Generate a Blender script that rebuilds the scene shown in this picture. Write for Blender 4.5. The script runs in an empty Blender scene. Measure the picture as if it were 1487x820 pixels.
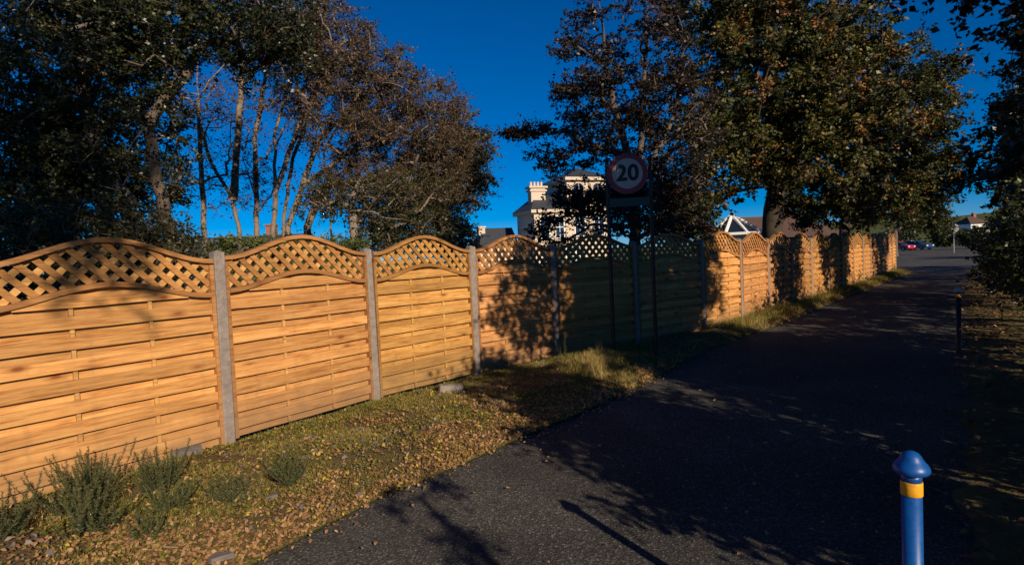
import bpy, math, random
import numpy as np
from mathutils import Vector, Matrix, noise

# ------------------------------------------------------------------ camera, sky, sun, exposure
S = bpy.context.scene
COL = S.collection
R = math.radians
F_PX, CX, CY = 850.0, 743.5, 410.0
PITCH, ROLL, EYE = R(2.42), R(2.6), 1.70

cam_d = bpy.data.cameras.new('camera')
cam = bpy.data.objects.new('camera', cam_d)
COL.objects.link(cam)
cam_d.sensor_width = 36.0
cam_d.lens = 36.0 * F_PX / 1487.0
cam_d.clip_start, cam_d.clip_end = 0.05, 3000
_F = Vector((0, math.cos(PITCH), -math.sin(PITCH)))
_R0, _U0 = Vector((1, 0, 0)), Vector((0, math.sin(PITCH), math.cos(PITCH)))
_R = math.cos(ROLL) * _R0 - math.sin(ROLL) * _U0
_U = math.sin(ROLL) * _R0 + math.cos(ROLL) * _U0
M = Matrix.Identity(4)
for i in range(3):
    M[i][0], M[i][1], M[i][2] = _R[i], _U[i], -_F[i]
M.translation = (0, 0, EYE)
cam.matrix_world = M
S.camera = cam

SUN_AZ, SUN_EL = R(152.0), R(23.0)          # azimuth clockwise from +Y
TO_SUN = Vector((math.sin(SUN_AZ) * math.cos(SUN_EL), math.cos(SUN_AZ) * math.cos(SUN_EL), math.sin(SUN_EL)))
world = bpy.data.worlds.new('World')
S.world = world
world.use_nodes = True
wn = world.node_tree.nodes
sky = wn.new('ShaderNodeTexSky')
sky.sky_type = 'NISHITA'
sky.sun_disc = False
sky.sun_elevation, sky.sun_rotation = SUN_EL, SUN_AZ
sky.altitude, sky.air_density, sky.dust_density, sky.ozone_density = 0, 0.75, 0.0, 10.0
wn['Background'].inputs['Strength'].default_value = 0.073
sat = wn.new('ShaderNodeHueSaturation')      # slide-film saturation of the clear sky, the same all round
sat.inputs['Saturation'].default_value = 1.28
world.node_tree.links.new(sky.outputs[0], sat.inputs['Color'])
world.node_tree.links.new(sat.outputs[0], wn['Background'].inputs['Color'])

sun_d = bpy.data.lights.new('sun', 'SUN')
sun_d.energy, sun_d.angle, sun_d.color = 5.0, R(0.53), (1.0, 0.83, 0.62)
sun = bpy.data.objects.new('sun', sun_d)
COL.objects.link(sun)
sun.rotation_euler = TO_SUN.to_track_quat('Z', 'Y').to_euler()

vs = S.view_settings
vs.view_transform, vs.look, vs.gamma, vs.exposure = 'Standard', 'None', 1.0, 0.15
vs.use_curve_mapping = False
S.render.engine = 'CYCLES'
S.cycles.max_bounces = 6

# ------------------------------------------------------------------ helpers
def W(px, py, Y):
    """world point seen at photo pixel (px, py) at distance Y ahead"""
    d = _F + _R * ((px - CX) / F_PX) + _U * ((CY - py) / F_PX)
    return Vector((0, 0, EYE)) + d * (Y / d.y)

def GX(px, Y):
    """x on the ground of pixel column px near the horizon at distance Y"""
    p = W(px, 374 - (px - CX) * 0.0454, Y)
    return p.x

def tag(o, label=None, cat=None, group=None, kind=None):
    if label: o['label'] = label
    if cat: o['category'] = cat
    if group: o['group'] = group
    if kind: o['kind'] = kind
    return o

def link(o, parent=None):
    COL.objects.link(o)
    if parent: o.parent = parent
    return o

def empty(name, loc=(0, 0, 0), rz=0, parent=None):
    o = bpy.data.objects.new(name, None)
    o.empty_display_size = 0.2
    o.location = loc
    o.rotation_euler = (0, 0, rz)
    return link(o, parent)

class MB:
    """collects shapes into one mesh"""
    def __init__(self):
        self.v, self.f, self.m = [], [], []
    def add(self, vs_, fs, mi=0):
        o = len(self.v)
        self.v += [tuple(p) for p in vs_]
        for f in fs:
            self.f.append(tuple(o + k for k in f)); self.m.append(mi)
    def box(self, c, s, rot=None, mi=0, bev=0.0):
        x, y, z = s[0] / 2, s[1] / 2, s[2] / 2
        if bev > 0:
            b = min(bev, x * .9, y * .9, z * .9)
            P = []
            for zz, ins in ((-z, b), (-z + b, 0), (z - b, 0), (z, b)):
                hx, hy = x - ins, y - ins
                P += [(-hx + (0 if ins else b), -hy, zz), (hx - (0 if ins else b), -hy, zz), (hx, -hy + (0 if ins else b), zz), (hx, hy - (0 if ins else b), zz),
                      (hx - (0 if ins else b), hy, zz), (-hx + (0 if ins else b), hy, zz), (-hx, hy - (0 if ins else b), zz), (-hx, -hy + (0 if ins else b), zz)]
            fs = [tuple(range(7, -1, -1)), tuple(range(24, 32))]
            for k in range(3):
                for j in range(8):
                    a, b2 = k * 8 + j, k * 8 + (j + 1) % 8
                    fs.append((a, b2, b2 + 8, a + 8))
        else:
            P = [(-x, -y, -z), (x, -y, -z), (x, y, -z), (-x, y, -z), (-x, -y, z), (x, -y, z), (x, y, z), (-x, y, z)]
            fs = [(3, 2, 1, 0), (4, 5, 6, 7), (0, 1, 5, 4), (1, 2, 6, 5), (2, 3, 7, 6), (3, 0, 4, 7)]
        c = Vector(c)
        self.add([(rot @ Vector(p) if rot else Vector(p)) + c for p in P], fs, mi)
    def prism(self, poly, axis_vec, mi=0):
        """extrude a polygon (list of 3D points) by a vector"""
        n = len(poly); a = Vector(axis_vec)
        P = [Vector(p) for p in poly] + [Vector(p) + a for p in poly]
        fs = [tuple(range(n - 1, -1, -1)), tuple(range(n, 2 * n))]
        fs += [(i, (i + 1) % n, n + (i + 1) % n, n + i) for i in range(n)]
        self.add(P, fs, mi)
    def lathe(self, prof, seg=20, c=(0, 0, 0), mi=0):
        P, fs = [], []
        for r, z in prof:
            for k in range(seg):
                a = 2 * math.pi * k / seg
                P.append((c[0] + r * math.cos(a), c[1] + r * math.sin(a), c[2] + z))
        for i in range(len(prof) - 1):
            for k in range(seg):
                k2 = (k + 1) % seg
                fs.append((i * seg + k, i * seg + k2, (i + 1) * seg + k2, (i + 1) * seg + k))
        fs.append(tuple(range(seg - 1, -1, -1)))
        fs.append(tuple((len(prof) - 1) * seg + k for k in range(seg)))
        self.add(P, fs, mi)
    def tube(self, pts, rad, seg=6, mi=0):
        pts = [Vector(p) for p in pts]
        P, fs = [], []
        n = len(pts)
        for i, p in enumerate(pts):
            t = (pts[min(i + 1, n - 1)] - pts[max(i - 1, 0)])
            if t.length < 1e-6: t = Vector((0, 0, 1))
            t.normalize()
            a = t.cross(Vector((1, 0, 0)) if abs(t.x) < .8 else Vector((0, 1, 0))).normalized()
            b = t.cross(a)
            r = rad[i] if hasattr(rad, '__len__') else rad
            for k in range(seg):
                th = 2 * math.pi * k / seg
                P.append(p + (a * math.cos(th) + b * math.sin(th)) * r)
        for i in range(n - 1):
            for k in range(seg):
                k2 = (k + 1) % seg
                fs.append((i * seg + k, i * seg + k2, (i + 1) * seg + k2, (i + 1) * seg + k))
        fs.append(tuple(range(seg - 1, -1, -1))); fs.append(tuple((n - 1) * seg + k for k in range(seg)))
        self.add(P, fs, mi)
    def mesh(self, name, mats, smooth=False):
        me = bpy.data.meshes.new(name)
        me.from_pydata(self.v, [], self.f)
        for m_ in (mats if isinstance(mats, (list, tuple)) else [mats]):
            me.materials.append(m_)
        me.polygons.foreach_set('material_index', self.m)
        if smooth: me.polygons.foreach_set('use_smooth', [True] * len(self.f))
        me.update()
        return me
    def build(self, name, mats, parent=None, loc=(0, 0, 0), rz=0, smooth=False):
        o = bpy.data.objects.new(name, self.mesh(name, mats, smooth))
        o.location = loc
        o.rotation_euler = (0, 0, rz)
        return link(o, parent)

def np_mesh(name, V, FQ, mat, nside=4, attr=None, smooth=False):
    """fast mesh from arrays: V (n,3), FQ (m,nside)"""
    me = bpy.data.meshes.new(name)
    V = np.ascontiguousarray(V, dtype=np.float32); FQ = np.ascontiguousarray(FQ, dtype=np.int32)
    me.vertices.add(len(V)); me.vertices.foreach_set('co', V.ravel())
    me.loops.add(FQ.size); me.loops.foreach_set('vertex_index', FQ.ravel())
    me.polygons.add(len(FQ))
    me.polygons.foreach_set('loop_start', np.arange(0, FQ.size, nside, dtype=np.int32))
    me.polygons.foreach_set('loop_total', np.full(len(FQ), nside, dtype=np.int32))
    if smooth: me.polygons.foreach_set('use_smooth', np.ones(len(FQ), dtype=bool))
    if attr is not None:
        a = me.attributes.new('tint', 'FLOAT', 'FACE')
        a.data.foreach_set('value', np.ascontiguousarray(attr, dtype=np.float32))
    me.materials.append(mat)
    me.update(calc_edges=True)
    return me

# ------------------------------------------------------------------ materials
def new_mat(name):
    m = bpy.data.materials.new(name); m.use_nodes = True
    nt = m.node_tree
    return m, nt, nt.nodes['Principled BSDF'], nt.nodes['Material Output']

def N(nt, typ, **kw):
    n = nt.nodes.new('ShaderNode' + typ)
    for k, v in kw.items():
        if k in n.inputs: n.inputs[k].default_value = v
        else: setattr(n, k, v)
    return n

def ramp(nt, stops):
    n = nt.nodes.new('ShaderNodeValToRGB')
    e = n.color_ramp.elements
    while len(e) < len(stops): e.new(0.5)
    for i, (p, c) in enumerate(stops):
        e[i].position = p; e[i].color = (*c, 1)
    return n

def basic(name, col, rough=0.6, var=0.18, scale=8.0, metallic=0.0, bump=0.0, spec=0.5):
    m, nt, b, out = new_mat(name)
    tc = N(nt, 'TexCoord'); nz = N(nt, 'TexNoise', Scale=scale, Detail=6.0, Roughness=0.65)
    nt.links.new(tc.outputs['Object'], nz.inputs['Vector'])
    rp = ramp(nt, [(0.3, tuple(c * (1 - var) for c in col)), (0.7, tuple(min(1, c * (1 + var)) for c in col))])
    nt.links.new(nz.outputs['Fac'], rp.inputs[0]); nt.links.new(rp.outputs[0], b.inputs['Base Color'])
    b.inputs['Roughness'].default_value = rough; b.inputs['Metallic'].default_value = metallic
    b.inputs['Specular IOR Level'].default_value = spec
    if bump:
        bp = N(nt, 'Bump', Strength=bump, Distance=0.02)
        nz2 = N(nt, 'TexNoise', Scale=scale * 6, Detail=5.0)
        nt.links.new(tc.outputs['Object'], nz2.inputs['Vector'])
        nt.links.new(nz2.outputs['Fac'], bp.inputs['Height']); nt.links.new(bp.outputs[0], b.inputs['Normal'])
    return m

def leaf_mat(name, stops, rough=0.5, trans=0.25, spec=0.4):
    m, nt, b, out = new_mat(name)
    at = N(nt, 'Attribute', attribute_name='tint')
    rp = ramp(nt, stops)
    nt.links.new(at.outputs['Fac'], rp.inputs[0])
    nt.links.new(rp.outputs[0], b.inputs['Base Color'])
    b.inputs['Roughness'].default_value = rough
    b.inputs['Specular IOR Level'].default_value = spec
    if trans > 0:
        tr = N(nt, 'BsdfTranslucent'); nt.links.new(rp.outputs[0], tr.inputs['Color'])
        mx = N(nt, 'MixShader'); mx.inputs[0].default_value = trans
        nt.links.new(b.outputs[0], mx.inputs[1]); nt.links.new(tr.outputs[0], mx.inputs[2])
        nt.links.new(mx.outputs[0], out.inputs['Surface'])
    return m

def wood_mat(name, light, mid, dark, rot_slats=False):
    m, nt, b, out = new_mat(name)
    tc = N(nt, 'TexCoord'); oi = N(nt, 'ObjectInfo')
    mul = N(nt, 'Math', operation='MULTIPLY'); mul.inputs[1].default_value = 37.0
    nt.links.new(oi.outputs['Random'], mul.inputs[0])
    cx = N(nt, 'CombineXYZ')
    for k in range(3): nt.links.new(mul.outputs[0], cx.inputs[k])
    ad = N(nt, 'VectorMath', operation='ADD')
    nt.links.new(tc.outputs['Object'], ad.inputs[0]); nt.links.new(cx.outputs[0], ad.inputs[1])
    mp = N(nt, 'Mapping'); mp.inputs['Scale'].default_value = (1.3, 14, 26)
    nt.links.new(ad.outputs[0], mp.inputs['Vector'])
    g = N(nt, 'TexNoise', Scale=1.6, Detail=8.0, Roughness=0.62, Distortion=0.7)
    nt.links.new(mp.outputs[0], g.inputs['Vector'])
    rp = ramp(nt, [(0.385, dark), (0.48, mid), (0.585, light)])
    mpf = N(nt, 'Mapping'); mpf.inputs['Scale'].default_value = (5, 40, 110); nt.links.new(ad.outputs[0], mpf.inputs['Vector'])
    gf = N(nt, 'TexNoise', Scale=1.4, Detail=6.0, Roughness=0.7); nt.links.new(mpf.outputs[0], gf.inputs['Vector'])
    gm = N(nt, 'Mix', data_type='FLOAT'); gm.inputs[0].default_value = 0.36
    nt.links.new(g.outputs['Fac'], gm.inputs[2]); nt.links.new(gf.outputs['Fac'], gm.inputs[3])
    nt.links.new(gm.outputs[0], rp.inputs[0])
    # broad stain / weather patches
    n2 = N(nt, 'TexNoise', Scale=2.2, Detail=3.0); nt.links.new(ad.outputs[0], n2.inputs['Vector'])
    hs = N(nt, 'HueSaturation'); nt.links.new(rp.outputs[0], hs.inputs['Color'])
    mr = N(nt, 'MapRange'); mr.inputs['To Min'].default_value = 0.70; mr.inputs['To Max'].default_value = 1.22
    nt.links.new(n2.outputs['Fac'], mr.inputs['Value'])
    m3 = N(nt, 'MapRange'); m3.inputs['To Min'].default_value = 0.74; m3.inputs['To Max'].default_value = 1.13
    nt.links.new(oi.outputs['Random'], m3.inputs['Value'])
    mm = N(nt, 'Math', operation='MULTIPLY'); nt.links.new(mr.outputs[0], mm.inputs[0]); nt.links.new(m3.outputs[0], mm.inputs[1])
    nt.links.new(mm.outputs[0], hs.inputs['Value'])
    # knots
    mp2 = N(nt, 'Mapping'); mp2.inputs['Scale'].default_value = (2.3, 1.0, 5.2)
    nt.links.new(ad.outputs[0], mp2.inputs['Vector'])
    vo = N(nt, 'TexVoronoi', Scale=1.0); nt.links.new(mp2.outputs[0], vo.inputs['Vector'])
    kr = ramp(nt, [(0.06, (1, 1, 1)), (0.12, (0.45, 0.45, 0.45)), (0.24, (0, 0, 0))])
    nt.links.new(vo.outputs['Distance'], kr.inputs[0])
    kx = N(nt, 'Mix', data_type='RGBA'); kx.inputs['B'].default_value = (*[c * .55 for c in dark], 1)
    kx.inputs[7].default_value = (dark[0] * .62, dark[1] * .5, dark[2] * .45, 1)
    nt.links.new(kr.outputs[0], kx.inputs[0]); nt.links.new(hs.outputs[0], kx.inputs[6])
    # splashed soil on the lowest boards
    sx = N(nt, 'SeparateXYZ'); nt.links.new(tc.outputs['Object'], sx.inputs[0])
    n4 = N(nt, 'TexNoise', Scale=7.0, Detail=5.0); nt.links.new(tc.outputs['Object'], n4.inputs['Vector'])
    sm = N(nt, 'Math', operation='MULTIPLY_ADD'); sm.inputs[1].default_value = 0.55; nt.links.new(n4.outputs['Fac'], sm.inputs[0]); nt.links.new(sx.outputs['Z'], sm.inputs[2])
    dr = N(nt, 'MapRange'); dr.inputs['From Min'].default_value = 0.30; dr.inputs['From Max'].default_value = 0.80; dr.inputs['To Min'].default_value = 0.85; dr.inputs['To Max'].default_value = 0.0
    nt.links.new(sm.outputs[0], dr.inputs['Value'])
    dx = N(nt, 'Mix', data_type='RGBA'); dx.inputs[7].default_value = (0.27, 0.165, 0.085, 1)
    nt.links.new(dr.outputs[0], dx.inputs[0]); nt.links.new(kx.outputs[2], dx.inputs[6])
    # rain streaks and the tone of each panel's own batch of timber
    mps = N(nt, 'Mapping'); mps.inputs['Scale'].default_value = (9, 1, 0.9); nt.links.new(tc.outputs['Object'], mps.inputs['Vector'])
    ns = N(nt, 'TexNoise', Scale=1.3, Detail=5.0); nt.links.new(mps.outputs[0], ns.inputs['Vector'])
    sr = N(nt, 'MapRange'); sr.inputs['From Min'].default_value = 0.55; sr.inputs['From Max'].default_value = 0.78; sr.inputs['To Max'].default_value = 0.42; nt.links.new(ns.outputs['Fac'], sr.inputs['Value'])
    sx2 = N(nt, 'Mix', data_type='RGBA'); sx2.inputs[7].default_value = (0.30, 0.17, 0.075, 1); nt.links.new(sr.outputs[0], sx2.inputs[0]); nt.links.new(dx.outputs[2], sx2.inputs[6])
    tm = N(nt, 'Mix', data_type='RGBA', blend_type='MULTIPLY'); tm.inputs[0].default_value = 1.0
    nt.links.new(sx2.outputs[2], tm.inputs[6]); nt.links.new(oi.outputs['Color'], tm.inputs[7])
    nt.links.new(tm.outputs[2], b.inputs['Base Color'])
    b.inputs['Roughness'].default_value = 0.72; b.inputs['Specular IOR Level'].default_value = 0.25
    bp = N(nt, 'Bump', Strength=0.35, Distance=0.004)
    nt.links.new(g.outputs['Fac'], bp.inputs['Height']); nt.links.new(bp.outputs[0], b.inputs['Normal'])
    return m

MAT = {}
MAT['board'] = wood_mat('fence_wood', (0.72, 0.395, 0.145), (0.59, 0.285, 0.088), (0.37, 0.15, 0.045))
MAT['frame'] = wood_mat('fence_rail_wood', (0.47, 0.235, 0.085), (0.37, 0.172, 0.06), (0.26, 0.115, 0.04))
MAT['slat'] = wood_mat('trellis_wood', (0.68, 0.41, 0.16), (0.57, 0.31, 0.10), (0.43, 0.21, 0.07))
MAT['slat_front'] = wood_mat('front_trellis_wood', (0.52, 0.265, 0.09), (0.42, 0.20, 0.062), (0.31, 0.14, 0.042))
MAT['concrete'] = basic('post_concrete', (0.25, 0.21, 0.185), 0.9, 0.28, 14, bump=0.5)
MAT['bark'] = basic('grey_brown_bark', (0.12, 0.09, 0.068), 0.9, 0.45, 6, bump=0.7)
MAT['bark_pale'] = basic('pale_bark', (0.20, 0.155, 0.12), 0.9, 0.4, 6, bump=0.6)
MAT['bark_dark'] = basic('dark_bark', (0.05, 0.038, 0.028), 0.95, 0.4, 6, bump=0.7)
MAT['twig'] = basic('brown_twig', (0.105, 0.062, 0.045), 0.9, 0.3, 6)

def ground_mat(name, cols, scale, bump=0.6):
    m, nt, b, out = new_mat(name)
    tc = N(nt, 'TexCoord'); n1 = N(nt, 'TexNoise', Scale=scale, Detail=9.0, Roughness=0.7)
    nt.links.new(tc.outputs['Object'], n1.inputs['Vector'])
    rp = ramp(nt, [(0.28 + 0.44 * i / (len(cols) - 1), c) for i, c in enumerate(cols)])
    nt.links.new(n1.outputs['Fac'], rp.inputs[0]); nt.links.new(rp.outputs[0], b.inputs['Base Color'])
    n2 = N(nt, 'TexNoise', Scale=scale * 9, Detail=4.0); nt.links.new(tc.outputs['Object'], n2.inputs['Vector'])
    bp = N(nt, 'Bump', Strength=bump, Distance=0.03); nt.links.new(n2.outputs['Fac'], bp.inputs['Height'])
    nt.links.new(bp.outputs[0], b.inputs['Normal']); b.inputs['Roughness'].default_value = 0.95
    b.inputs['Specular IOR Level'].default_value = 0.15
    return m
MAT['soil'] = ground_mat('verge_soil', [(0.06, 0.042, 0.025), (0.13, 0.09, 0.046), (0.13, 0.115, 0.04), (0.23, 0.155, 0.08)], 5)
MAT['grassland'] = ground_mat('rough_grassland', [(0.035, 0.05, 0.012), (0.07, 0.085, 0.022), (0.11, 0.09, 0.035)], 1.2)

def asphalt():
    m, nt, b, out = new_mat('asphalt')
    tc = N(nt, 'TexCoord')
    vo = N(nt, 'TexVoronoi', Scale=95.0); nt.links.new(tc.outputs['Object'], vo.inputs['Vector'])
    sep = N(nt, 'SeparateColor'); nt.links.new(vo.outputs['Color'], sep.inputs[0])
    rp = ramp(nt, [(0.0, (0.040, 0.038, 0.034)), (0.60, (0.075, 0.071, 0.063)), (0.92, (0.13, 0.122, 0.11)), (1.0, (0.26, 0.245, 0.22))])
    nt.links.new(sep.outputs[0], rp.inputs[0])
    n1 = N(nt, 'TexNoise', Scale=0.9, Detail=6.0, Roughness=0.6); nt.links.new(tc.outputs['Object'], n1.inputs['Vector'])
    mr = N(nt, 'MapRange'); mr.inputs['From Min'].default_value = 0.3; mr.inputs['From Max'].default_value = 0.7
    mr.inputs['To Min'].default_value = 0.75; mr.inputs['To Max'].default_value = 1.2
    nt.links.new(n1.outputs['Fac'], mr.inputs['Value'])
    hs = N(nt, 'HueSaturation'); nt.links.new(rp.outputs[0], hs.inputs['Color']); nt.links.new(mr.outputs[0], hs.inputs['Value'])
    ve = N(nt, 'TexVoronoi', Scale=0.55, feature='DISTANCE_TO_EDGE')
    nd = N(nt, 'TexNoise', Scale=5.0, Detail=4.0); nt.links.new(tc.outputs['Object'], nd.inputs['Vector'])
    va = N(nt, 'VectorMath', operation='MULTIPLY_ADD'); va.inputs[1].default_value = (.25, .25, .25); nt.links.new(nd.outputs['Color'], va.inputs[0]); nt.links.new(tc.outputs['Object'], va.inputs[2]); nt.links.new(va.outputs[0], ve.inputs['Vector'])
    cr_ = ramp(nt, [(.002, (.45, .45, .45)), (.007, (1, 1, 1))]); nt.links.new(ve.outputs['Distance'], cr_.inputs[0])
    np_ = N(nt, 'TexNoise', Scale=.28, Detail=2.0); nt.links.new(tc.outputs['Object'], np_.inputs['Vector'])
    pr_ = ramp(nt, [(.49, (1, 1, 1)), (.515, (.78, .78, .80))]); nt.links.new(np_.outputs['Fac'], pr_.inputs[0])
    m1 = N(nt, 'Mix', data_type='RGBA', blend_type='MULTIPLY'); m1.inputs[0].default_value = .35; nt.links.new(hs.outputs[0], m1.inputs[6]); nt.links.new(cr_.outputs[0], m1.inputs[7])
    m2 = N(nt, 'Mix', data_type='RGBA', blend_type='MULTIPLY'); m2.inputs[0].default_value = 1.0; nt.links.new(m1.outputs[2], m2.inputs[6]); nt.links.new(pr_.outputs[0], m2.inputs[7])
    nt.links.new(m2.outputs[2], b.inputs['Base Color'])
    b.inputs['Roughness'].default_value = 0.93; b.inputs['Specular IOR Level'].default_value = 0.2
    bp = N(nt, 'Bump', Strength=0.55, Distance=0.008); nt.links.new(vo.outputs['Distance'], bp.inputs['Height'])
    nt.links.new(bp.outputs[0], b.inputs['Normal'])
    return m
MAT['asphalt'] = asphalt()
MAT['litter'] = leaf_mat('dry_leaf_litter', [(0, (0.11, 0.055, 0.022)), (0.35, (0.24, 0.125, 0.05)), (0.7, (0.38, 0.215, 0.095)), (0.93, (0.50, 0.32, 0.16)), (1, (0.50, 0.36, 0.05))], 0.7, 0.1, 0.3)
MAT['grass'] = leaf_mat('verge_grass', [(0, (0.085, 0.10, 0.018)), (0.4, (0.19, 0.185, 0.032)), (0.7, (0.32, 0.25, 0.06)), (1, (0.46, 0.335, 0.14))], 0.6, 0.25, 0.3)
MAT['gorse'] = leaf_mat('gorse_spines', [(0, (0.018, 0.034, 0.010)), (0.55, (0.045, 0.068, 0.02)), (1, (0.14, 0.135, 0.045))], 0.55, 0.12, 0.35)
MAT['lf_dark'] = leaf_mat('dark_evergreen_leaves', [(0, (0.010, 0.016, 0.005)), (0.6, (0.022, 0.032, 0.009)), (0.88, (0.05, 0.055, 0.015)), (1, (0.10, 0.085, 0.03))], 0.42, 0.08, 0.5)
MAT['lf_brown'] = leaf_mat('brown_autumn_leaves', [(0, (0.03, 0.028, 0.010)), (0.4, (0.065, 0.05, 0.022)), (0.75, (0.11, 0.07, 0.04)), (1, (0.17, 0.11, 0.08))], 0.6, 0.15)
MAT['lf_olive'] = leaf_mat('olive_leaves', [(0, (0.018, 0.024, 0.008)), (0.5, (0.045, 0.048, 0.014)), (1, (0.10, 0.09, 0.025))], 0.5, 0.15)
MAT['lf_red'] = leaf_mat('dark_red_leaves', [(0, (0.008, 0.012, 0.006)), (0.5, (0.018, 0.017, 0.009)), (0.85, (0.042, 0.016, 0.012)), (1, (0.09, 0.03, 0.025))], 0.45, 0.12, 0.4)
MAT['lf_maple'] = leaf_mat('turning_maple_leaves', [(0, (0.016, 0.020, 0.006)), (0.45, (0.040, 0.052, 0.012)), (0.74, (0.115, 0.115, 0.024)), (0.92, (0.20, 0.135, 0.03)), (1, (0.27, 0.125, 0.04))], 0.5, 0.18)
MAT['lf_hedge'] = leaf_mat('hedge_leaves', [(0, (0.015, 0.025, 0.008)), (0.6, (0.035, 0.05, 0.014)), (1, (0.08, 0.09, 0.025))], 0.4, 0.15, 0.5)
MAT['lf_bright'] = leaf_mat('bright_hedge_leaves', [(0, (0.04, 0.06, 0.012)), (0.6, (0.09, 0.12, 0.025)), (1, (0.17, 0.18, 0.04))], 0.5, 0.15)

# ------------------------------------------------------------------ layout lines (metres; camera stands at x=0, y=0)
POSTS = [(-5.00, 2.60), (-3.91, 4.10), (-2.82, 5.61), (-1.74, 7.10), (-0.58, 8.40), (0.66, 9.52), (2.22, 10.62), (3.80, 11.73), (5.04, 12.92), (6.28, 14.40)]
dirx, diry = (20.5 - 6.28), (31.25 - 14.40)
for i in range(1, 13):
    t = i / 12
    bow = 0.25 * math.sin(math.pi * t)
    POSTS.append((6.28 + dirx * t + bow * .77, 14.40 + diry * t - bow * .64))
PATH_L = [(-9.0, -8.0), (-4.6, -1.4), (-2.65, 1.55), (-1.56, 3.32), (-1.30, 3.76), (-1.0, 4.22), (-0.54, 4.72), (0.04, 5.47), (0.91, 6.46), (1.84, 7.75), (2.55, 8.75), (3.35, 9.9), (4.6, 11.3), (6.1, 12.95), (9.0, 16.5), (14.6, 23.0), (20.9, 30.4), (22.6, 32.4)]
PD = np.array((0.616, 0.788))
def right_line(t, off=0.0):
    return (1.52 + PD[0] * t + off * PD[1], 1.95 + PD[1] * t - off * PD[0])
PATH_R = [right_line(t) for t in (-14, -6, 0, 4, 8, 12, 18, 26, 34, 38.5)]

def poly_at(poly, p):
    a = np.array(poly); pr = a @ PD
    return np.stack([np.interp(p, pr, a[:, 0]), np.interp(p, pr, a[:, 1])], -1)

def loft(name, A, B, p0, p1, n, m, zfun, mat, label=None):
    ps = np.linspace(p0, p1, n)
    a, b = poly_at(A, ps), poly_at(B, ps)
    q = np.linspace(0, 1, m)
    XY = a[:, None, :] * (1 - q)[None, :, None] + b[:, None, :] * q[None, :, None]
    V = np.zeros((n, m, 3)); V[..., :2] = XY
    for i in range(n):
        for j in range(m):
            V[i, j, 2] = zfun(XY[i, j, 0], XY[i, j, 1], q[j])
    idx = np.arange(n * m).reshape(n, m)
    Q = np.stack([idx[:-1, :-1], idx[:-1, 1:], idx[1:, 1:], idx[1:, :-1]], -1).reshape(-1, 4)
    o = link(bpy.data.objects.new(name, np_mesh(name, V.reshape(-1, 3), Q[:, ::-1], mat, smooth=True)))
    return tag(o, label, kind='structure')

def verge_z(x, y, q):
    e = math.sin(math.pi * min(max(q, 0), 1))
    h = 0.012 + 0.07 * e ** 0.7 + 0.05 * e * noise.noise((x * 1.3, y * 1.3, 0)) + 0.02 * min(q * 6, 1) * noise.noise((x * 6, y * 6, 3))
    h += 0.16 * e * math.exp(-((x - 1.15) ** 2 + (y - 8.1) ** 2) / 0.5)
    return max(h, 0.006)
def rverge_z(x, y, q):
    return -0.012 + 0.02 * min(q * 8, 1) + 0.06 * q + 0.028 * noise.noise((x * 3.5, y * 3.5, 5)) * min(q * 7 + .3, 1)

# ------------------------------------------------------------------ ground, path, road
g = MB(); g.add([(-700, -300, -0.02), (700, -300, -0.02), (700, 1500, -0.02), (-700, 1500, -0.02)], [(0, 1, 2, 3)])
tag(g.build('ground', MAT['grassland']), 'rough grassland reaching to the horizon', kind='structure')
loft('path', PATH_L, PATH_R, -11, 39.5, 60, 6, lambda x, y, q: 0.0, MAT['asphalt'], 'dark asphalt footpath beside the fence')
loft('verge', PATH_L, POSTS, -1.5, 37.0, 180, 16, verge_z, MAT['soil'], 'leafy grass verge between path and fence')
HEDGE_LINE = [right_line(t, 2.3) for t in (-14, 0, 10, 20, 30, 38.5)]
_re = random.Random(9)
PATH_RE = [right_line(t * .35, -0.16 + .22 * noise.noise((t * .35, 0, 9)) + .12 * noise.noise((t * 1.4, 0, 4))) for t in range(-40, 112)]
loft('hedge_bank', PATH_RE, HEDGE_LINE, -8, 39, 300, 14, rverge_z, MAT['soil'], 'leaf strewn strip below the hedge')
r = MB()
r.add([(20.0, 32.6, -0.004), (27.5, 31.0, -0.004), (47, 55, -0.004), (130, 84, -0.004), (130, 108, -0.004), (60, 104, -0.004), (33, 60, -0.004)], [(0, 1, 2, 3, 4, 5, 6)])
tag(r.build('road', MAT['asphalt']), 'sunlit grey side road beyond the path', kind='structure')

# ------------------------------------------------------------------ the fence
L = 1.74
def arc_low(x): return 1.455 + 0.155 * (0.5 - 0.5 * math.cos(2 * math.pi * x / L))
def arc_top(x): return 1.775 + 0.205 * (0.5 - 0.5 * math.cos(2 * math.pi * x / L))
NS = 18
XS = [L * i / NS for i in range(NS + 1)]

def strip(mb, lo, hi, y0, y1, x0=0.0, x1=L, n=NS):
    """a vertical sheet with thickness between two height curves"""
    xs = [x0 + (x1 - x0) * i / n for i in range(n + 1)]
    P = []
    for x in xs:
        a, b = lo(x), hi(x)
        P += [(x, y0, a), (x, y0, b), (x, y1, b), (x, y1, a)]
    fs = []
    for i in range(n):
        o, q = i * 4, (i + 1) * 4
        fs += [(o, q, q + 1, o + 1), (o + 1, q + 1, q + 2, o + 2), (o + 2, q + 2, q + 3, o + 3), (o + 3, q + 3, q, o)]
    fs += [(0, 1, 2, 3), (n * 4 + 3, n * 4 + 2, n * 4 + 1, n * 4)]
    mb.add(P, fs)

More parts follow.
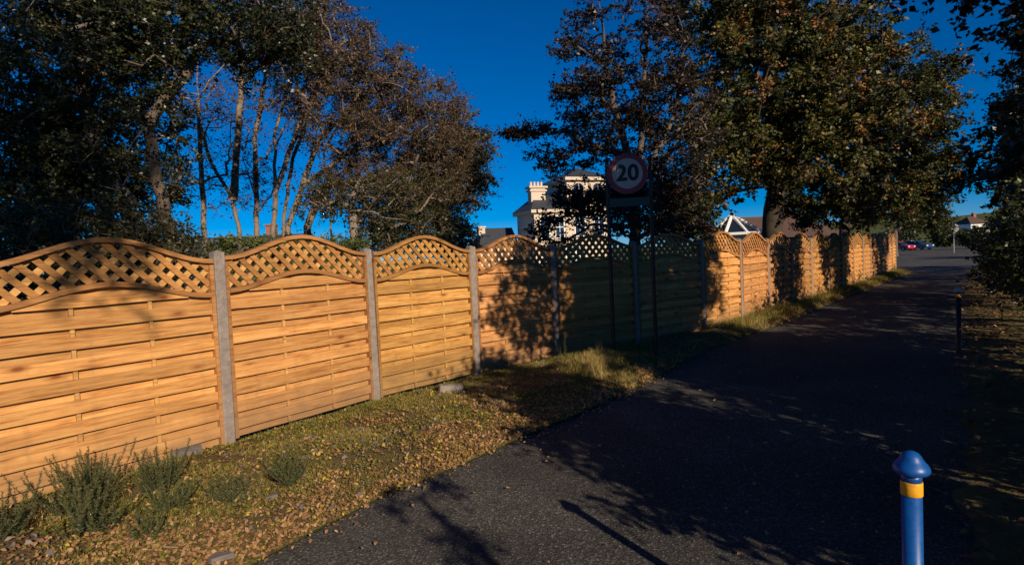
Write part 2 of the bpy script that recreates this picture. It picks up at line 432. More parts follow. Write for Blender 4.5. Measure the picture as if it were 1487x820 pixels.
def board_mb(z0, z1, y0, y1, seed):
    """one horizontal board, its top cut by the lower arch where it reaches it"""
    rnd = random.Random(seed)
    mb = MB()
    x0, x1 = 0.03, L - 0.03
    lim = lambda x: arc_low(x) - 0.004
    if lim(x0) < z0 + 0.012:
        xs = [x for x in [x0 + (x1 - x0) * k / 200 for k in range(201)] if lim(x) > z0 + 0.012]
        if not xs: return None
        x0, x1 = xs[0], xs[-1]
    w0, w1 = rnd.uniform(-.004, .004), rnd.uniform(-.004, .004)
    lo = lambda x: z0 + w0 * (1 - x / L) + w1 * x / L + .0025 * math.sin(x * 5 + seed)
    flat = lim(0.03) >= z1 + .004
    hi = lambda x: min(z1 + w1 * .5 + .002 * math.sin(x * 4 + seed * 2), lim(x))
    strip(mb, lo, hi, y0, y1, x0, x1, 4 if flat else 14)
    return mb

PITCH_B = 0.168
boards = []
for k in range(10):
    z0 = 0.055 + k * PITCH_B
    fb = board_mb(z0 + 0.066, z0 + PITCH_B + 0.001 - 0.004, -0.043, -0.0255, k)
    bb = board_mb(z0 - 0.012, z0 + 0.086, 0.0005, 0.0145, k + 50)
    for mb_ in (bb, fb):
        if mb_: boards.append(mb_)
battens = []
for bx in (0.35 * L, 0.68 * L):
    mb_ = MB(); mb_.box((bx, -0.0125, (0.06 + arc_low(bx) - .01) / 2), (0.030, 0.0235, arc_low(bx) - 0.075)); battens.append(mb_)
frame = MB()                                   # stiles, bottom rail
frame.box((0.018, -0.016, 0.9), (0.036, 0.072, 1.72))
frame.box((L - 0.018, -0.016, 0.9), (0.036, 0.072, 1.72))
frame.box((L / 2, 0.026, 0.075), (L - .08, 0.022, 0.045))
frame.box((L / 2, 0.026, 0.75), (L - .08, 0.022, 0.045))
low_rail, top_rail = MB(), MB()
strip(low_rail, lambda x: arc_low(x), lambda x: arc_low(x) + 0.042, -0.062, 0.024, 0.0365, L - 0.0365)
strip(top_rail, lambda x: arc_top(x), lambda x: arc_top(x) + 0.040, -0.061, 0.026, 0.002, L - 0.002)

def slat_span(x0, sgn):
    pts = []
    for k in range(0, 500):
        s = k / 500 * 0.75
        x, z = x0 + sgn * s, 1.38 + s
        if 0.034 < x < L - 0.034 and arc_low(x) + 0.036 < z < arc_top(x) + 0.006: pts.append((x, z))
    return (pts[0], pts[-1]) if len(pts) > 30 else None
slats = []; n_front = 0
for sgn, yy in ((-1, -0.017), (1, 0.003)):     # near layer leans to upper left, far layer to upper right
    k = -8
    while k < 34:
        sp = slat_span(k * 0.146 + (0.05 if sgn > 0 else 0.0), sgn)
        k += 1
        if not sp: continue
        (xa, za), (xb, zb) = sp
        mb_ = MB()
        ln = math.hypot(xb - xa, zb - za)
        rot = Matrix.Rotation(-math.atan2(zb - za, xb - xa), 3, 'Y')
        mb_.box(((xa + xb) / 2, yy, (za + zb) / 2), (ln, 0.017, 0.050), rot)
        slats.append(mb_); n_front += sgn < 0

me_frame = frame.mesh('fence_panel', MAT['frame'])
me_low = low_rail.mesh('arched_rail', MAT['frame']); me_top = top_rail.mesh('arched_rail', MAT['frame'])
me_boards = [b.mesh('board', MAT['board']) for b in boards]
me_batt = [b.mesh('batten', MAT['slat']) for b in battens]
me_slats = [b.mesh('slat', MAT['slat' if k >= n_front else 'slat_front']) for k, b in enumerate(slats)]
def join(mbs):
    o = MB()
    for b in mbs: o.add(b.v, b.f)
    return o
me_far_trellis = join(slats).mesh('trellis', MAT['slat'])
me_far_boards = join(boards + battens).mesh('boarding', MAT['board'])

fence = empty('fence', (POSTS[2][0], POSTS[2][1], 0))
tag(fence, 'orange timber fence with wavy trellis tops between grey concrete posts along path', 'fence')
F0 = Vector(fence.location)
post_mb = MB(); post_mb.box((0, 0, 0.91), (0.105, 0.112, 1.94), bev=0.010)
post_mb.add([(-.045, -.048, 1.881), (.045, -.048, 1.881), (.045, .048, 1.881), (-.045, .048, 1.881), (0, 0, 1.900)], [(0, 1, 4), (1, 2, 4), (2, 3, 4), (3, 0, 4)])
me_post = post_mb.mesh('post', MAT['concrete'])
rnd = random.Random(5)
for i, (x, y) in enumerate(POSTS):
    j = min(i, len(POSTS) - 2)
    ang = math.atan2(POSTS[j + 1][1] - POSTS[j][1], POSTS[j + 1][0] - POSTS[j][0])
    p = bpy.data.objects.new('post', me_post); link(p, fence)
    p.location = Vector((x, y, 0)) - F0
    p.rotation_euler = (R(rnd.uniform(-.5, .5)), R(rnd.uniform(-.6, .3)), ang)
for i in range(len(POSTS) - 1):
    a, b = Vector((*POSTS[i], 0)), Vector((*POSTS[i + 1], 0))
    d = b - a; ln = d.length
    pan = bpy.data.objects.new('fence_panel', me_frame); link(pan, fence)
    u = d.normalized(); nrm = Vector((-u.y, u.x, 0))
    pan.location = a + u * 0.054 - F0 + Vector((0, 0, rnd.uniform(.0, .035)))
    pan.rotation_euler = (0, 0, math.atan2(d.y, d.x))
    pan.scale = ((ln - 0.108) / L, 1, 1)
    tf = rnd.uniform(.86, 1.06); pan.color = (tf, tf * rnd.uniform(.95, 1.03), tf * rnd.uniform(.88, 1.08), 1)
    def put(me, name):
        c = bpy.data.objects.new(name, me); link(c, pan); c.color = pan.color; return c
    put(me_low, 'arched_rail'); put(me_top, 'arched_rail')
    if i <= 8:
        for me in me_boards: put(me, 'board')
        for me in me_batt: put(me, 'batten')
    else:
        put(me_far_boards, 'boarding')['kind'] = 'stuff'
    if 1 <= i <= 8:
        for me in me_slats: put(me, 'slat')
    else:
        put(me_far_trellis, 'trellis')['kind'] = 'stuff'

# ------------------------------------------------------------------ trees
def leaves_from(C, T0, T1, T2, rng, n_per, jit, size, tint_c, size_var=0.35, droop=0.0):
    """leaf quads set along the twigs of each clump; T0, T1, T2 (clumps, twigs, 3) are twig start, middle, end"""
    K, nt_ = T0.shape[:2]
    idx = np.repeat(np.arange(K), n_per)
    n = len(idx)
    tw = rng.integers(0, nt_, n)
    u = (0.12 + 0.93 * rng.random(n) ** 0.8)[:, None]
    t0, t1, t2 = T0[idx, tw], T1[idx, tw], T2[idx, tw]
    P = (1 - u) ** 2 * t0 + 2 * u * (1 - u) * t1 + u * u * t2 + rng.normal(size=(n, 3)).clip(-1.6, 1.6) * jit
    td = t2 - t0; td /= (np.linalg.norm(td, axis=1)[:, None] + 1e-9)
    a = rng.normal(size=(n, 3)) + td * 0.9; a[:, 2] = a[:, 2] * 0.6 - droop; a /= np.linalg.norm(a, axis=1)[:, None]
    b = rng.normal(size=(n, 3)); b -= (b * a).sum(1)[:, None] * a; b /= np.linalg.norm(b, axis=1)[:, None]
    s = size * (1 + size_var * rng.normal(size=n)).clip(0.45, 1.7)
    nrm = np.cross(a, b)
    w = 0.34 * s; ln = s
    V = np.empty((n, 4, 3))
    V[:, 0] = P
    V[:, 1] = P + a * (ln * 0.42)[:, None] + b * w[:, None] + nrm * (s * .12)[:, None]
    V[:, 2] = P + a * ln[:, None]
    V[:, 3] = P + a * (ln * 0.42)[:, None] - b * w[:, None] + nrm * (s * .12)[:, None]
    t = (tint_c[idx] + rng.normal(size=n) * 0.17).clip(0, 1)
    return V.reshape(-1, 3), np.arange(n * 4).reshape(n, 4), t

def tubes_np(branches):
    """branches: list of (pts (k,3), radii (k,), seg)"""
    Vs, Qs, o = [], [], 0
    for pts, rad, seg in branches:
        k = len(pts)
        t = np.gradient(pts, axis=0); t /= (np.linalg.norm(t, axis=1)[:, None] + 1e-9)
        ref = np.where(np.abs(t[:, :1]) < .8, np.array([[1., 0, 0]]), np.array([[0, 1., 0]]))
        a = np.cross(t, ref); a /= (np.linalg.norm(a, axis=1)[:, None] + 1e-9)
        b = np.cross(t, a)
        th = np.arange(seg) * 2 * np.pi / seg
        ring = pts[:, None, :] + rad[:, None, None] * (a[:, None, :] * np.cos(th)[None, :, None] + b[:, None, :] * np.sin(th)[None, :, None])
        Vs.append(ring.reshape(-1, 3))
        i, j = np.meshgrid(np.arange(k - 1), np.arange(seg), indexing='ij')
        j2 = (j + 1) % seg
        Qs.append(np.stack([o + i * seg + j, o + i * seg + j2, o + (i + 1) * seg + j2, o + (i + 1) * seg + j], -1).reshape(-1, 4))
        o += k * seg
    return np.concatenate(Vs), np.concatenate(Qs)

def tree(name, label, base, stems, env, n_clump, n_leaf, leaf, mat, bark='bark', spread=0.38, seed=1, r_tip=0.011, twigs=5,
         gap=0.0, gapscale=0.7, group=None, cat='tree', flat=0.75, shell=2.0, tint=0.5, droop=0.0, r_trunk=None, twig_len=0.45, tint_var=0.2, min_w=0.0):
    """stems: list of polylines (world points); env: list of ellipsoids ((x,y,z),(rx,ry,rz)); one trunk mesh and one crown mesh"""
    rng = np.random.default_rng(seed)
    base = np.array((base[0], base[1], 0.0))
    env = [(np.array(c, float), np.array(r_, float)) for c, r_ in env]
    vol = np.array([np.prod(r_) ** 0.8 for _, r_ in env]); vol = np.maximum(vol / vol.sum(), min_w); vol /= vol.sum()
    C = []
    tries = 0
    while len(C) < n_clump and tries < n_clump * 12:
        tries += 1
        c, r_ = env[rng.choice(len(env), p=vol)]
        d = rng.normal(size=3); d /= np.linalg.norm(d)
        p = c + d * r_ * rng.random() ** (1 / (1.0 + shell))
        if p[2] < 0.4: continue
        if gap and noise.noise(Vector(p * gapscale) + Vector((seed * 3.1, 0, 0))) < gap - 0.35: continue
        C.append(p)
    C = np.array(C)
    # skeleton
    nodes, par, stem_r = [], [], {}
    for st in stems:
        st = [np.array(p, float) for p in st]
        prev = -1
        for a, b in zip(st[:-1], st[1:]):
            n = max(2, int(np.linalg.norm(b - a) / 0.35))
            for k in range(n):
                p = a + (b - a) * k / n + (rng.normal(size=3) * 0.018 if k else 0)
                nodes.append(p); par.append(prev); prev = len(nodes) - 1
        nodes.append(st[-1]); par.append(prev)
    n_stem = len(nodes)
    NP = np.zeros((n_stem + n_clump * 6, 3)); NP[:n_stem] = nodes
    cnt = n_stem
    order = np.argsort([np.min(np.linalg.norm(NP[:n_stem] - c, axis=1)) for c in C])
    tips = []
    for ci in order:
        c = C[ci]
        dv = c - NP[:cnt]
        dist = np.linalg.norm(dv, axis=1)
        cost = dist + 0.55 * np.maximum(0, 0.25 * dist - dv[:, 2]) 
        k0 = int(np.argmin(cost))
        a = NP[k0]
        n = 4
        mid = (a + c) / 2 + np.array([0, 0, 0.10 * dist[k0]]) * (1 if not droop else .3) + rng.normal(size=3) * 0.07 * dist[k0]
        prev = k0
        for t in (np.arange(1, n + 1) / n):
            p = (1 - t) ** 2 * a + 2 * t * (1 - t) * mid + t * t * c
            NP[cnt] = p; par.append(prev); prev = cnt; cnt += 1
        tips.append(prev)
    w = np.zeros(cnt); w[tips] = 1.0
    for st_i in range(n_stem): w[st_i] += 0.02
    for k in range(cnt - 1, -1, -1):
        if par[k] >= 0: w[par[k]] += w[k]
    rad = r_tip * w ** 0.46
    if r_trunk: rad *= np.where(np.arange(cnt) < n_stem, r_trunk / rad[:n_stem].max(), 1.0) ** 1.0
    # polylines: follow the heaviest child
    child = {}
    for k in range(cnt):
        if par[k] >= 0: child.setdefault(par[k], []).append(k)
    brs, used = [], set()
    starts = [k for k in range(cnt) if par[k] < 0]
    stack = list(starts)
    while stack:
        k = stack.pop()
        line = ([par[k]] if par[k] >= 0 else []) + [k]
        cur = k
        while cur in child:
            ch = sorted(child[cur], key=lambda q: -w[q])
            stack += ch[1:]
            cur = ch[0]; line.append(cur)
        rr = rad[line].copy()
        if par[k] >= 0: rr[0] = min(rr[0], rr[1] * 1.25)
        rr[-1] *= 0.6
        pts = NP[line].copy()
        seg = 9 if rr.max() > 0.06 else (6 if rr.max() > 0.025 else 4)
        if par[k] < 0:                       # root flare
            rr[0] *= 1.45; 
            if len(rr) > 1: rr[1] *= 1.12
        brs.append((pts - base, rr, seg))
    # twigs
    K, nt_ = len(C), max(7, twigs)
    D = rng.normal(size=(K, nt_, 3)); D[..., 2] = D[..., 2] * flat + 0.2; D /= np.linalg.norm(D, axis=2)[..., None]
    Ln = (spread * 2.0 * (0.6 + 0.8 * rng.random(K)))[:, None, None] * rng.uniform(.45, 1.15, (K, nt_, 1))
    T0 = np.repeat(C[:, None, :], nt_, 1)
    T2 = T0 + D * Ln + np.array([0, 0, -0.06]) * Ln
    T1 = T0 + D * Ln * .5 + rng.normal(size=(K, nt_, 3)) * Ln * .10 + np.array([0, 0, 0.05]) * Ln
    TW = [(np.array([T0[i, j], T1[i, j] * .5 + (T0[i, j] + T2[i, j]) * .25, T2[i, j]]) - base, np.array([r_tip * .55, r_tip * .4, r_tip * .15]), 3) for i in range(K) for j in range(twigs)]
    V, Q = tubes_np(brs)
    root = empty(name, tuple(base))
    tag(root, label, cat, group)
    link(bpy.data.objects.new('trunk', np_mesh('trunk', V, Q, MAT[bark], smooth=True)), root)
    LV, LQ, LT = leaves_from(C, T0, T1, T2, rng, n_leaf, max(.02, spread * .16), leaf, tint + tint_var * rng.normal(size=len(C)), droop=droop)
    cr = link(bpy.data.objects.new('crown', np_mesh('crown', LV - base, LQ, MAT[mat], attr=LT)), root); cr['kind'] = 'stuff'
    if TW:
        V, Q = tubes_np(TW)
        link(bpy.data.objects.new('twigs', np_mesh('twigs', V, Q, MAT['twig'])), cr)['kind'] = 'stuff'
    return root

def E(px, py, Y, rpx, rpy, ry):
    c = W(px, py, Y)
    return ((c.x, c.y, c.z), (rpx * Y / F_PX, ry, rpy * Y / F_PX))
def P3(px, py, Y):
    p = W(px, py, Y); return (p.x, p.y, p.z)
def foot(px, Y): return (GX(px, Y), Y, -0.05)

# behind the fence, left: dark evergreen
tree('evergreen_oak', 'dark glossy evergreen tree towering over the fence at far left', foot(150, 12),
     [[foot(150, 12), P3(150, 250, 12), P3(120, 130, 12), P3(140, 0, 12)], [foot(262, 12.3), P3(249, 345, 12.2), P3(238, 310, 12.2), P3(215, 180, 12), P3(300, 60, 12.2)], [foot(190, 12), P3(188, 290, 12), P3(60, 160, 11.8)]],
     [E(110, 120, 12, 170, 150, 2.0), E(150, 265, 12, 110, 75, 1.6), E(40, 230, 12, 100, 130, 1.8), E(20, 330, 12, 90, 60, 1.5), E(330, 40, 12.4, 130, 75, 1.5), E(200, 30, 12, 150, 80, 1.8)],
     860, 180, 0.06, 'lf_dark', 'bark', 0.25, 11, gap=0.04, gapscale=0.8, twigs=4, tint=0.45)
# multi-stem brown trees
tree('ash_tree', 'slim pale straight trunk between evergreen and leaning trees', foot(296, 16.5),
     [[foot(296, 16.5), P3(297, 340, 16.5), P3(291, 230, 16.5), P3(286, 120, 16.5), P3(290, 30, 16.5)]],
     [E(300, 150, 16.5, 70, 110, 1.2), E(320, 250, 16.5, 60, 60, .8)], 60, 30, 0.06, 'lf_brown', 'bark_pale', 0.3, 21, r_trunk=0.075, twigs=8, group='brown trees behind the fence')
tree('ash_tree', 'brown tree leaning left with forked trunk beyond the lit hedge', foot(348, 17),
     [[foot(348, 17), P3(347, 330, 17), P3(338, 290, 17), P3(306, 235, 17), P3(285, 160, 17)], [P3(338, 290, 17), P3(345, 200, 17), P3(352, 90, 17)]],
     [E(350, 100, 17, 70, 110, 1.2), E(330, 250, 17, 60, 60, 0.8)], 70, 32, 0.06, 'lf_brown', 'bark_pale', 0.32, 22, r_trunk=0.10, twigs=8, group='brown trees behind the fence')
tree('ash_tree', 'upright slender brown tree standing just left of the main limb', foot(372, 17.5),
     [[foot(372, 17.5), P3(373, 330, 17.5), P3(370, 200, 17.5), P3(395, 60, 17.5)], [P3(372, 290, 17.5), P3(352, 230, 17.5), P3(335, 170, 17.5)]],
     [E(400, 90, 17.5, 70, 110, 1.3), E(380, 250, 17.5, 60, 60, .8)], 75, 32, 0.06, 'lf_brown', 'bark_pale', 0.32, 23, r_trunk=0.08, twigs=8, group='brown trees behind the fence')
tree('ash_tree', 'large domed brown tree with limbs sweeping up and right', foot(396, 17),
     [[foot(396, 17), P3(396, 335, 17), P3(400, 280, 17), P3(420, 220, 17), P3(445, 160, 17), P3(490, 70, 17)],
      [P3(400, 280, 17), P3(398, 200, 17), P3(430, 90, 17)], [foot(424, 17.3), P3(418, 330, 17.3), P3(440, 270, 17.3), P3(500, 225, 17.3), P3(580, 190, 17.3)], [P3(440, 270, 17.3), P3(460, 205, 17.3), P3(550, 120, 17.3)],
      [foot(450, 17.5), P3(446, 330, 17.5), P3(470, 270, 17.5), P3(560, 260, 17.5)], [foot(478, 18), P3(480, 310, 18), P3(470, 220, 18), P3(520, 130, 18)], [foot(412, 18.2), P3(412, 320, 18.2), P3(425, 230, 18.2), P3(470, 110, 18.2)]],
     [E(500, 130, 17, 105, 105, 2.2), E(590, 200, 17.5, 105, 95, 2.0), E(450, 60, 17, 80, 70, 2.0), E(640, 245, 17.5, 60, 70, 1.5), E(560, 270, 17.5, 110, 55, 1.5)],
     900, 125, 0.056, 'lf_brown', 'bark_pale', 0.23, 24, r_trunk=0.11, twigs=9, gap=0.03, gapscale=0.9, shell=1.6, group='brown trees behind the fence', tint=0.5)
tree('oak_tree', 'dark olive tree at the right edge of the domed brown tree', foot(650, 19.5),
     [[foot(650, 19.5), P3(650, 300, 19.5), P3(665, 230, 19.5), P3(670, 170, 19.5)]],
     [E(672, 205, 19.5, 40, 50, 1.2), E(650, 290, 19.5, 50, 60, 1.4), E(690, 240, 19.5, 24, 60, 1.0), E(600, 320, 19.5, 70, 40, 1.4)],
     220, 150, 0.066, 'lf_olive', 'bark', 0.24, 25, gap=0.08, tint=0.4)
tree('ash_tree', 'short brown trunk with low olive crown behind second trellis', foot(515, 15),
     [[foot(515, 15), P3(514, 330, 15), P3(512, 285, 15), P3(530, 240, 15)]],
     [E(560, 290, 15.3, 110, 45, 1.0), E(470, 300, 15.3, 50, 30, .7)], 120, 70, 0.062, 'lf_olive', 'bark_pale', 0.26, 26, r_trunk=0.12, twigs=6, group='brown trees behind the fence', gap=0.1)
# centre: dark red leaved tree
tree('copper_beech', 'sparse dark red leaved tree with tiered branches behind the speed sign', foot(925, 13.2),
     [[foot(925, 13.2), P3(922, 300, 13.2), P3(905, 200, 13.2), P3(880, 100, 13.2), P3(868, -20, 13.2)], [P3(922, 300, 13.2), P3(932, 190, 13.3), P3(937, 90, 13.3), P3(940, -40, 13.3)], [P3(922, 290, 13.2), P3(970, 190, 13.4), P3(1000, 80, 13.4)]],
     [E(860, 160, 13.2, 62, 70, 1.3), E(935, 100, 13.2, 62, 120, 1.4), E(875, 255, 13.2, 90, 55, 1.4), E(850, 60, 13.2, 40, 70, 1.0), E(825, 105, 13.2, 26, 40, .6),
      E(785, 190, 13.0, 52, 8, .3), E(760, 194, 13.0, 26, 5, .25), E(800, 235, 13.0, 35, 22, .5), E(780, 296, 12.6, 46, 7, .3), E(810, 330, 12.6, 55, 25, .6), E(980, 200, 13.4, 60, 120, 1.4), E(940, 300, 13, 80, 45, 1.2), E(850, 325, 12.8, 70, 28, .8), E(940, 335, 12.4, 90, 22, .7), E(870, 290, 13.0, 40, 40, .8), E(818, 300, 12.7, 34, 30, .5)],
     900, 58, 0.06, 'lf_red', 'bark', 0.15, 31, r_trunk=0.13, twigs=5, min_w=.013, flat=0.4, gap=0.24, gapscale=1.3, twig_len=0.3, r_tip=0.008)
# big maple
tree('sycamore_tree', 'large broad tree turning orange and green above the shaded fence', foot(1125, 18),
     [[foot(1125, 18), P3(1122, 320, 18), P3(1128, 270, 18), P3(1120, 150, 18), P3(1110, 0, 18)], [P3(1128, 270, 18), P3(1060, 200, 18), P3(1030, 120, 18)], [P3(1128, 270, 18), P3(1190, 200, 18), P3(1240, 110, 18)]],
     [E(1130, 110, 18, 150, 130, 2.6), E(1050, 215, 17.6, 85, 75, 2.0), E(1190, 200, 18, 120, 115, 2.4), E(1080, 20, 18, 120, 70, 2.2), E(1000, 290, 17.5, 60, 32, 1.2), E(1200, 300, 18.5, 80, 36, 1.5), E(1230, 60, 18.5, 70, 60, 1.6)],
     900, 150, 0.095, 'lf_maple', 'bark_dark', 0.26, 41, r_trunk=0.30, twigs=4, gap=0.10, gapscale=0.8, shell=1.3, tint=0.52, droop=0.3, tint_var=0.28)
tree('sycamore_tree', 'orange brown tree right of the large broad tree, over far fence', foot(1228, 23),
     [[foot(1228, 23), P3(1226, 330, 23), P3(1245, 250, 23), P3(1290, 120, 23)], [P3(1226, 330, 23), P3(1270, 290, 23), P3(1320, 200, 23)]],
     [E(1290, 150, 23, 70, 100, 2.2), E(1325, 210, 23, 52, 70, 2.0), E(1290, 270, 23, 80, 55, 2.0), E(1264, 200, 23, 45, 100, 2.0), E(1352, 140, 23, 30, 70, 1.5), E(1350, 255, 23, 34, 50, 1.5)],
     500, 150, 0.10, 'lf_maple', 'bark_dark', 0.30, 42, r_trunk=0.2, twigs=3, gap=0.1, tint=0.5, droop=0.3, tint_var=0.26)
tree('roadside_tree', 'far brown green tree over the parked cars', foot(1300, 62),
     [[foot(1300, 62), P3(1300, 335, 62), P3(1318, 310, 62), P3(1345, 275, 62)]],
     [E(1345, 298, 62, 32, 30, 2.5), E(1362, 325, 62, 20, 20, 2.0), E(1318, 315, 62, 20, 25, 2.0)], 150, 110, 0.2, 'lf_maple', 'bark', 0.6, 43, r_trunk=0.22, twigs=3, tint=0.35, gap=0.05)
# shrubs and hedge behind the fence
tree('shrub', 'yellow green shrub behind the trellis right of the speed sign', foot(995, 14.5), [[foot(995, 14.5), P3(992, 335, 14.5), P3(998, 310, 14.5)]],
     [E(985, 320, 14.5, 60, 32, .7), E(1010, 345, 14.5, 40, 20, .6)], 70, 70, 0.075, 'lf_maple', 'bark', 0.22, 51, cat='shrub', tint=0.35, r_trunk=0.05)
tree('clipped_hedge', 'bright green clipped hedge top showing behind the second panel', foot(420, 11.5), [[foot(420, 11.5), P3(420, 365, 11.5)], [foot(350, 11), P3(350, 370, 11)], [foot(490, 12), P3(490, 370, 12)]],
     [E(342, 362, 11.2, 46, 16, .6), E(395, 361, 11.5, 50, 16, .6), E(460, 361, 11.8, 60, 15, .6), E(505, 363, 12, 36, 15, .6), E(400, 385, 11.6, 100, 20, .6), E(350, 410, 11.2, 60, 26, .6), E(430, 408, 11.5, 70, 27, .6), E(500, 400, 12, 50, 25, .6)], 420, 75, 0.045, 'lf_bright', 'bark', 0.10, 52, cat='hedge', twigs=2, twig_len=0.2, r_trunk=0.05)
tree('shrub', 'dark green bush filling in below the domed brown tree', foot(610, 15.5), [[foot(610, 15.5), P3(610, 345, 15.5)], [foot(560, 15.5), P3(560, 350, 15.5)]],
     [E(560, 350, 15.5, 50, 26, .8), E(620, 340, 15.5, 60, 36, .9), E(660, 352, 15.5, 40, 26, .8)], 150, 80, 0.06, 'lf_dark', 'bark', 0.22, 53, cat='shrub', r_trunk=0.06, tint=0.6)
tree('shrub', 'olive bush behind the leftmost trellis under the evergreen', foot(95, 9.5), [[foot(95, 9.5), P3(95, 360, 9.5)], [foot(200, 10), P3(200, 350, 10)]],
     [E(60, 345, 9.5, 80, 50, .8), E(150, 350, 9.8, 80, 45, .8), E(220, 350, 10.3, 60, 35, .7), E(60, 400, 9.3, 90, 45, .8), E(170, 400, 9.5, 90, 45, .8), E(260, 395, 10, 70, 40, .8)], 330, 80, 0.055, 'lf_olive', 'bark', 0.22, 54, cat='shrub', r_trunk=0.05, tint=0.35)

# right side of the path: hedge and tall trees that throw the shade
def on_right(t, off): x, y = right_line(t, off); return (x, y, -0.05)
def up(p, z, dx=0, dy=0): return (p[0] + dx, p[1] + dy, z)
def hedge(label, t0, t1, h0, seed, off=1.75, dens=1.0):
    rr = random.Random(seed)
    stems, env = [], []
    t = t0
    while t < t1:
        p = on_right(t, off + rr.uniform(-.15, .15)); h = h0 * rr.uniform(.9, 1.1) * (1.5 if t < 1.2 else (0.84 if 1.7 < t < 3.4 else 1.0))
        stems.append([p, up(p, h * .5, rr.uniform(-.1, .1), rr.uniform(-.1, .1)), up(p, h * .85)])
        env.append(((p[0], p[1], h * .55), (0.75, 0.75, h * .5)))
        t += 0.75
    n = int((t1 - t0) * 40 * dens)
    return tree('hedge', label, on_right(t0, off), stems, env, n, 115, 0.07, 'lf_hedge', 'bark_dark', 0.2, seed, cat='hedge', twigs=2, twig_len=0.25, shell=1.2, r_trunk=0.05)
hedge('dense dark hedge close to the path beside the blue bollard', 0.2, 9.0, 2.25, 61, dens=1.45)
hedge('dark hedge lining the middle of the path on the right', 9.3, 22.0, 2.4, 62, off=1.1, dens=1.1)
hedge('dark hedge narrowing the far end of the path on the right', 22.3, 41.0, 2.3, 63, off=1.45, dens=.7)
def shade_tree(label, t, off, r_, z0, z1, seed, ncl, nl, leaf, mat='lf_dark', tint=0.4, gap=0.05, more=()):
    p = on_right(t, off)
    zc = (z0 + z1) / 2
    return tree('lime_tree', label, p, [[p, up(p, z0), up(p, zc, .1, .1), up(p, z1 * .9)]],
                [((p[0], p[1], zc), (r_, r_, (z1 - z0) / 2)), ((p[0] - .3 * r_, p[1], z0 + .30 * (z1 - z0)), (r_, r_, (z1 - z0) * .25)), *more],
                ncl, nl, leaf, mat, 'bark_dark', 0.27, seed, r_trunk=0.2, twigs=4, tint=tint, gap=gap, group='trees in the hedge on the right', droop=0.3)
shade_tree('dark tree with big leaves overhanging the path at upper right', 4.6, 1.9, 2.0, 2.2, 9.0, 71, 760, 130, 0.075, more=[((3.6, 3.05, 3.9), (.9, .7, .8)), E(1440, 60, 5.4, 70, 70, .7), E(1460, 190, 5.6, 50, 80, .7), E(1370, 28, 5.4, 60, 24, .5)])
shade_tree('tall dense unseen tree added toward the sun to shade the overhanging tree', 2.57, 7.1, 2.1, 2.0, 10.0, 72, 420, 120, 0.11)  # unseen tree added to keep the sun off the overhanging crown
tb = (-0.3, -4.9, -0.05)
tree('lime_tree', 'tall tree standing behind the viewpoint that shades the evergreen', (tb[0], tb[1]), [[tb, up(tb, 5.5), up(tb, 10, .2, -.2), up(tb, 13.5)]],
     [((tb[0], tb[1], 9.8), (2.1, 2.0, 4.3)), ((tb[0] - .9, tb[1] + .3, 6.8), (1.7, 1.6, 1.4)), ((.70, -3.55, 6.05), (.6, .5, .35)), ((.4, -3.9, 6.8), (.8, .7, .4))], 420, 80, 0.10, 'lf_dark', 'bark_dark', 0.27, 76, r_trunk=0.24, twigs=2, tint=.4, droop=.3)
shade_tree('slender dark tree in the hedge midway along the path', 11.8, 2.2, 1.1, 2.2, 7.5, 73, 150, 90, 0.10)
shade_tree('dark leafy tree in the hedge at the right edge of view', 17.0, 2.5, 1.8, 1.6, 9.0, 74, 360, 100, 0.10)
shade_tree('far dark tree rising from the hedge end', 26.0, 3.4, 2.6, 2.0, 9.0, 75, 260, 90, 0.13)


sb = (2.35, -1.25, -0.05)  # unseen shrub added to drop a leafy shadow on the sunlit path
tree('shrub', 'unseen arching shrub added behind the viewpoint to cast leafy shadow', sb, [[sb, up(sb, 1.2), (2.05, -1.0, 2.1), (1.8, -.6, 2.3)]], [((2.0, -1.0, 2.15), (.12, .12, .2)), ((1.72, -.55, 2.3), (.35, .25, .06))], 11, 30, .055, 'lf_hedge', 'bark_dark', .09, 65, cat='shrub', r_trunk=.03, twigs=4)

# ------------------------------------------------------------------ buildings
MAT['cream'] = basic('cream_render', (0.60, 0.49, 0.38), 0.85, 0.10, 3, bump=0.2)
MAT['slate'] = basic('slate_roof', (0.035, 0.04, 0.05), 0.7, 0.3, 5)
MAT['brown_tile'] = basic('brown_roof_tile', (0.10, 0.055, 0.038), 0.85, 0.3, 6)
MAT['brick'] = basic('brick_wall', (0.25, 0.12, 0.08), 0.9, 0.25, 8)
MAT['white_frame'] = basic('white_frame_paint', (0.78, 0.77, 0.75), 0.45, 0.04, 4)
MAT['glass'] = basic('dark_window_glass', (0.015, 0.022, 0.035), 0.06, 0.1, 2, spec=0.8)

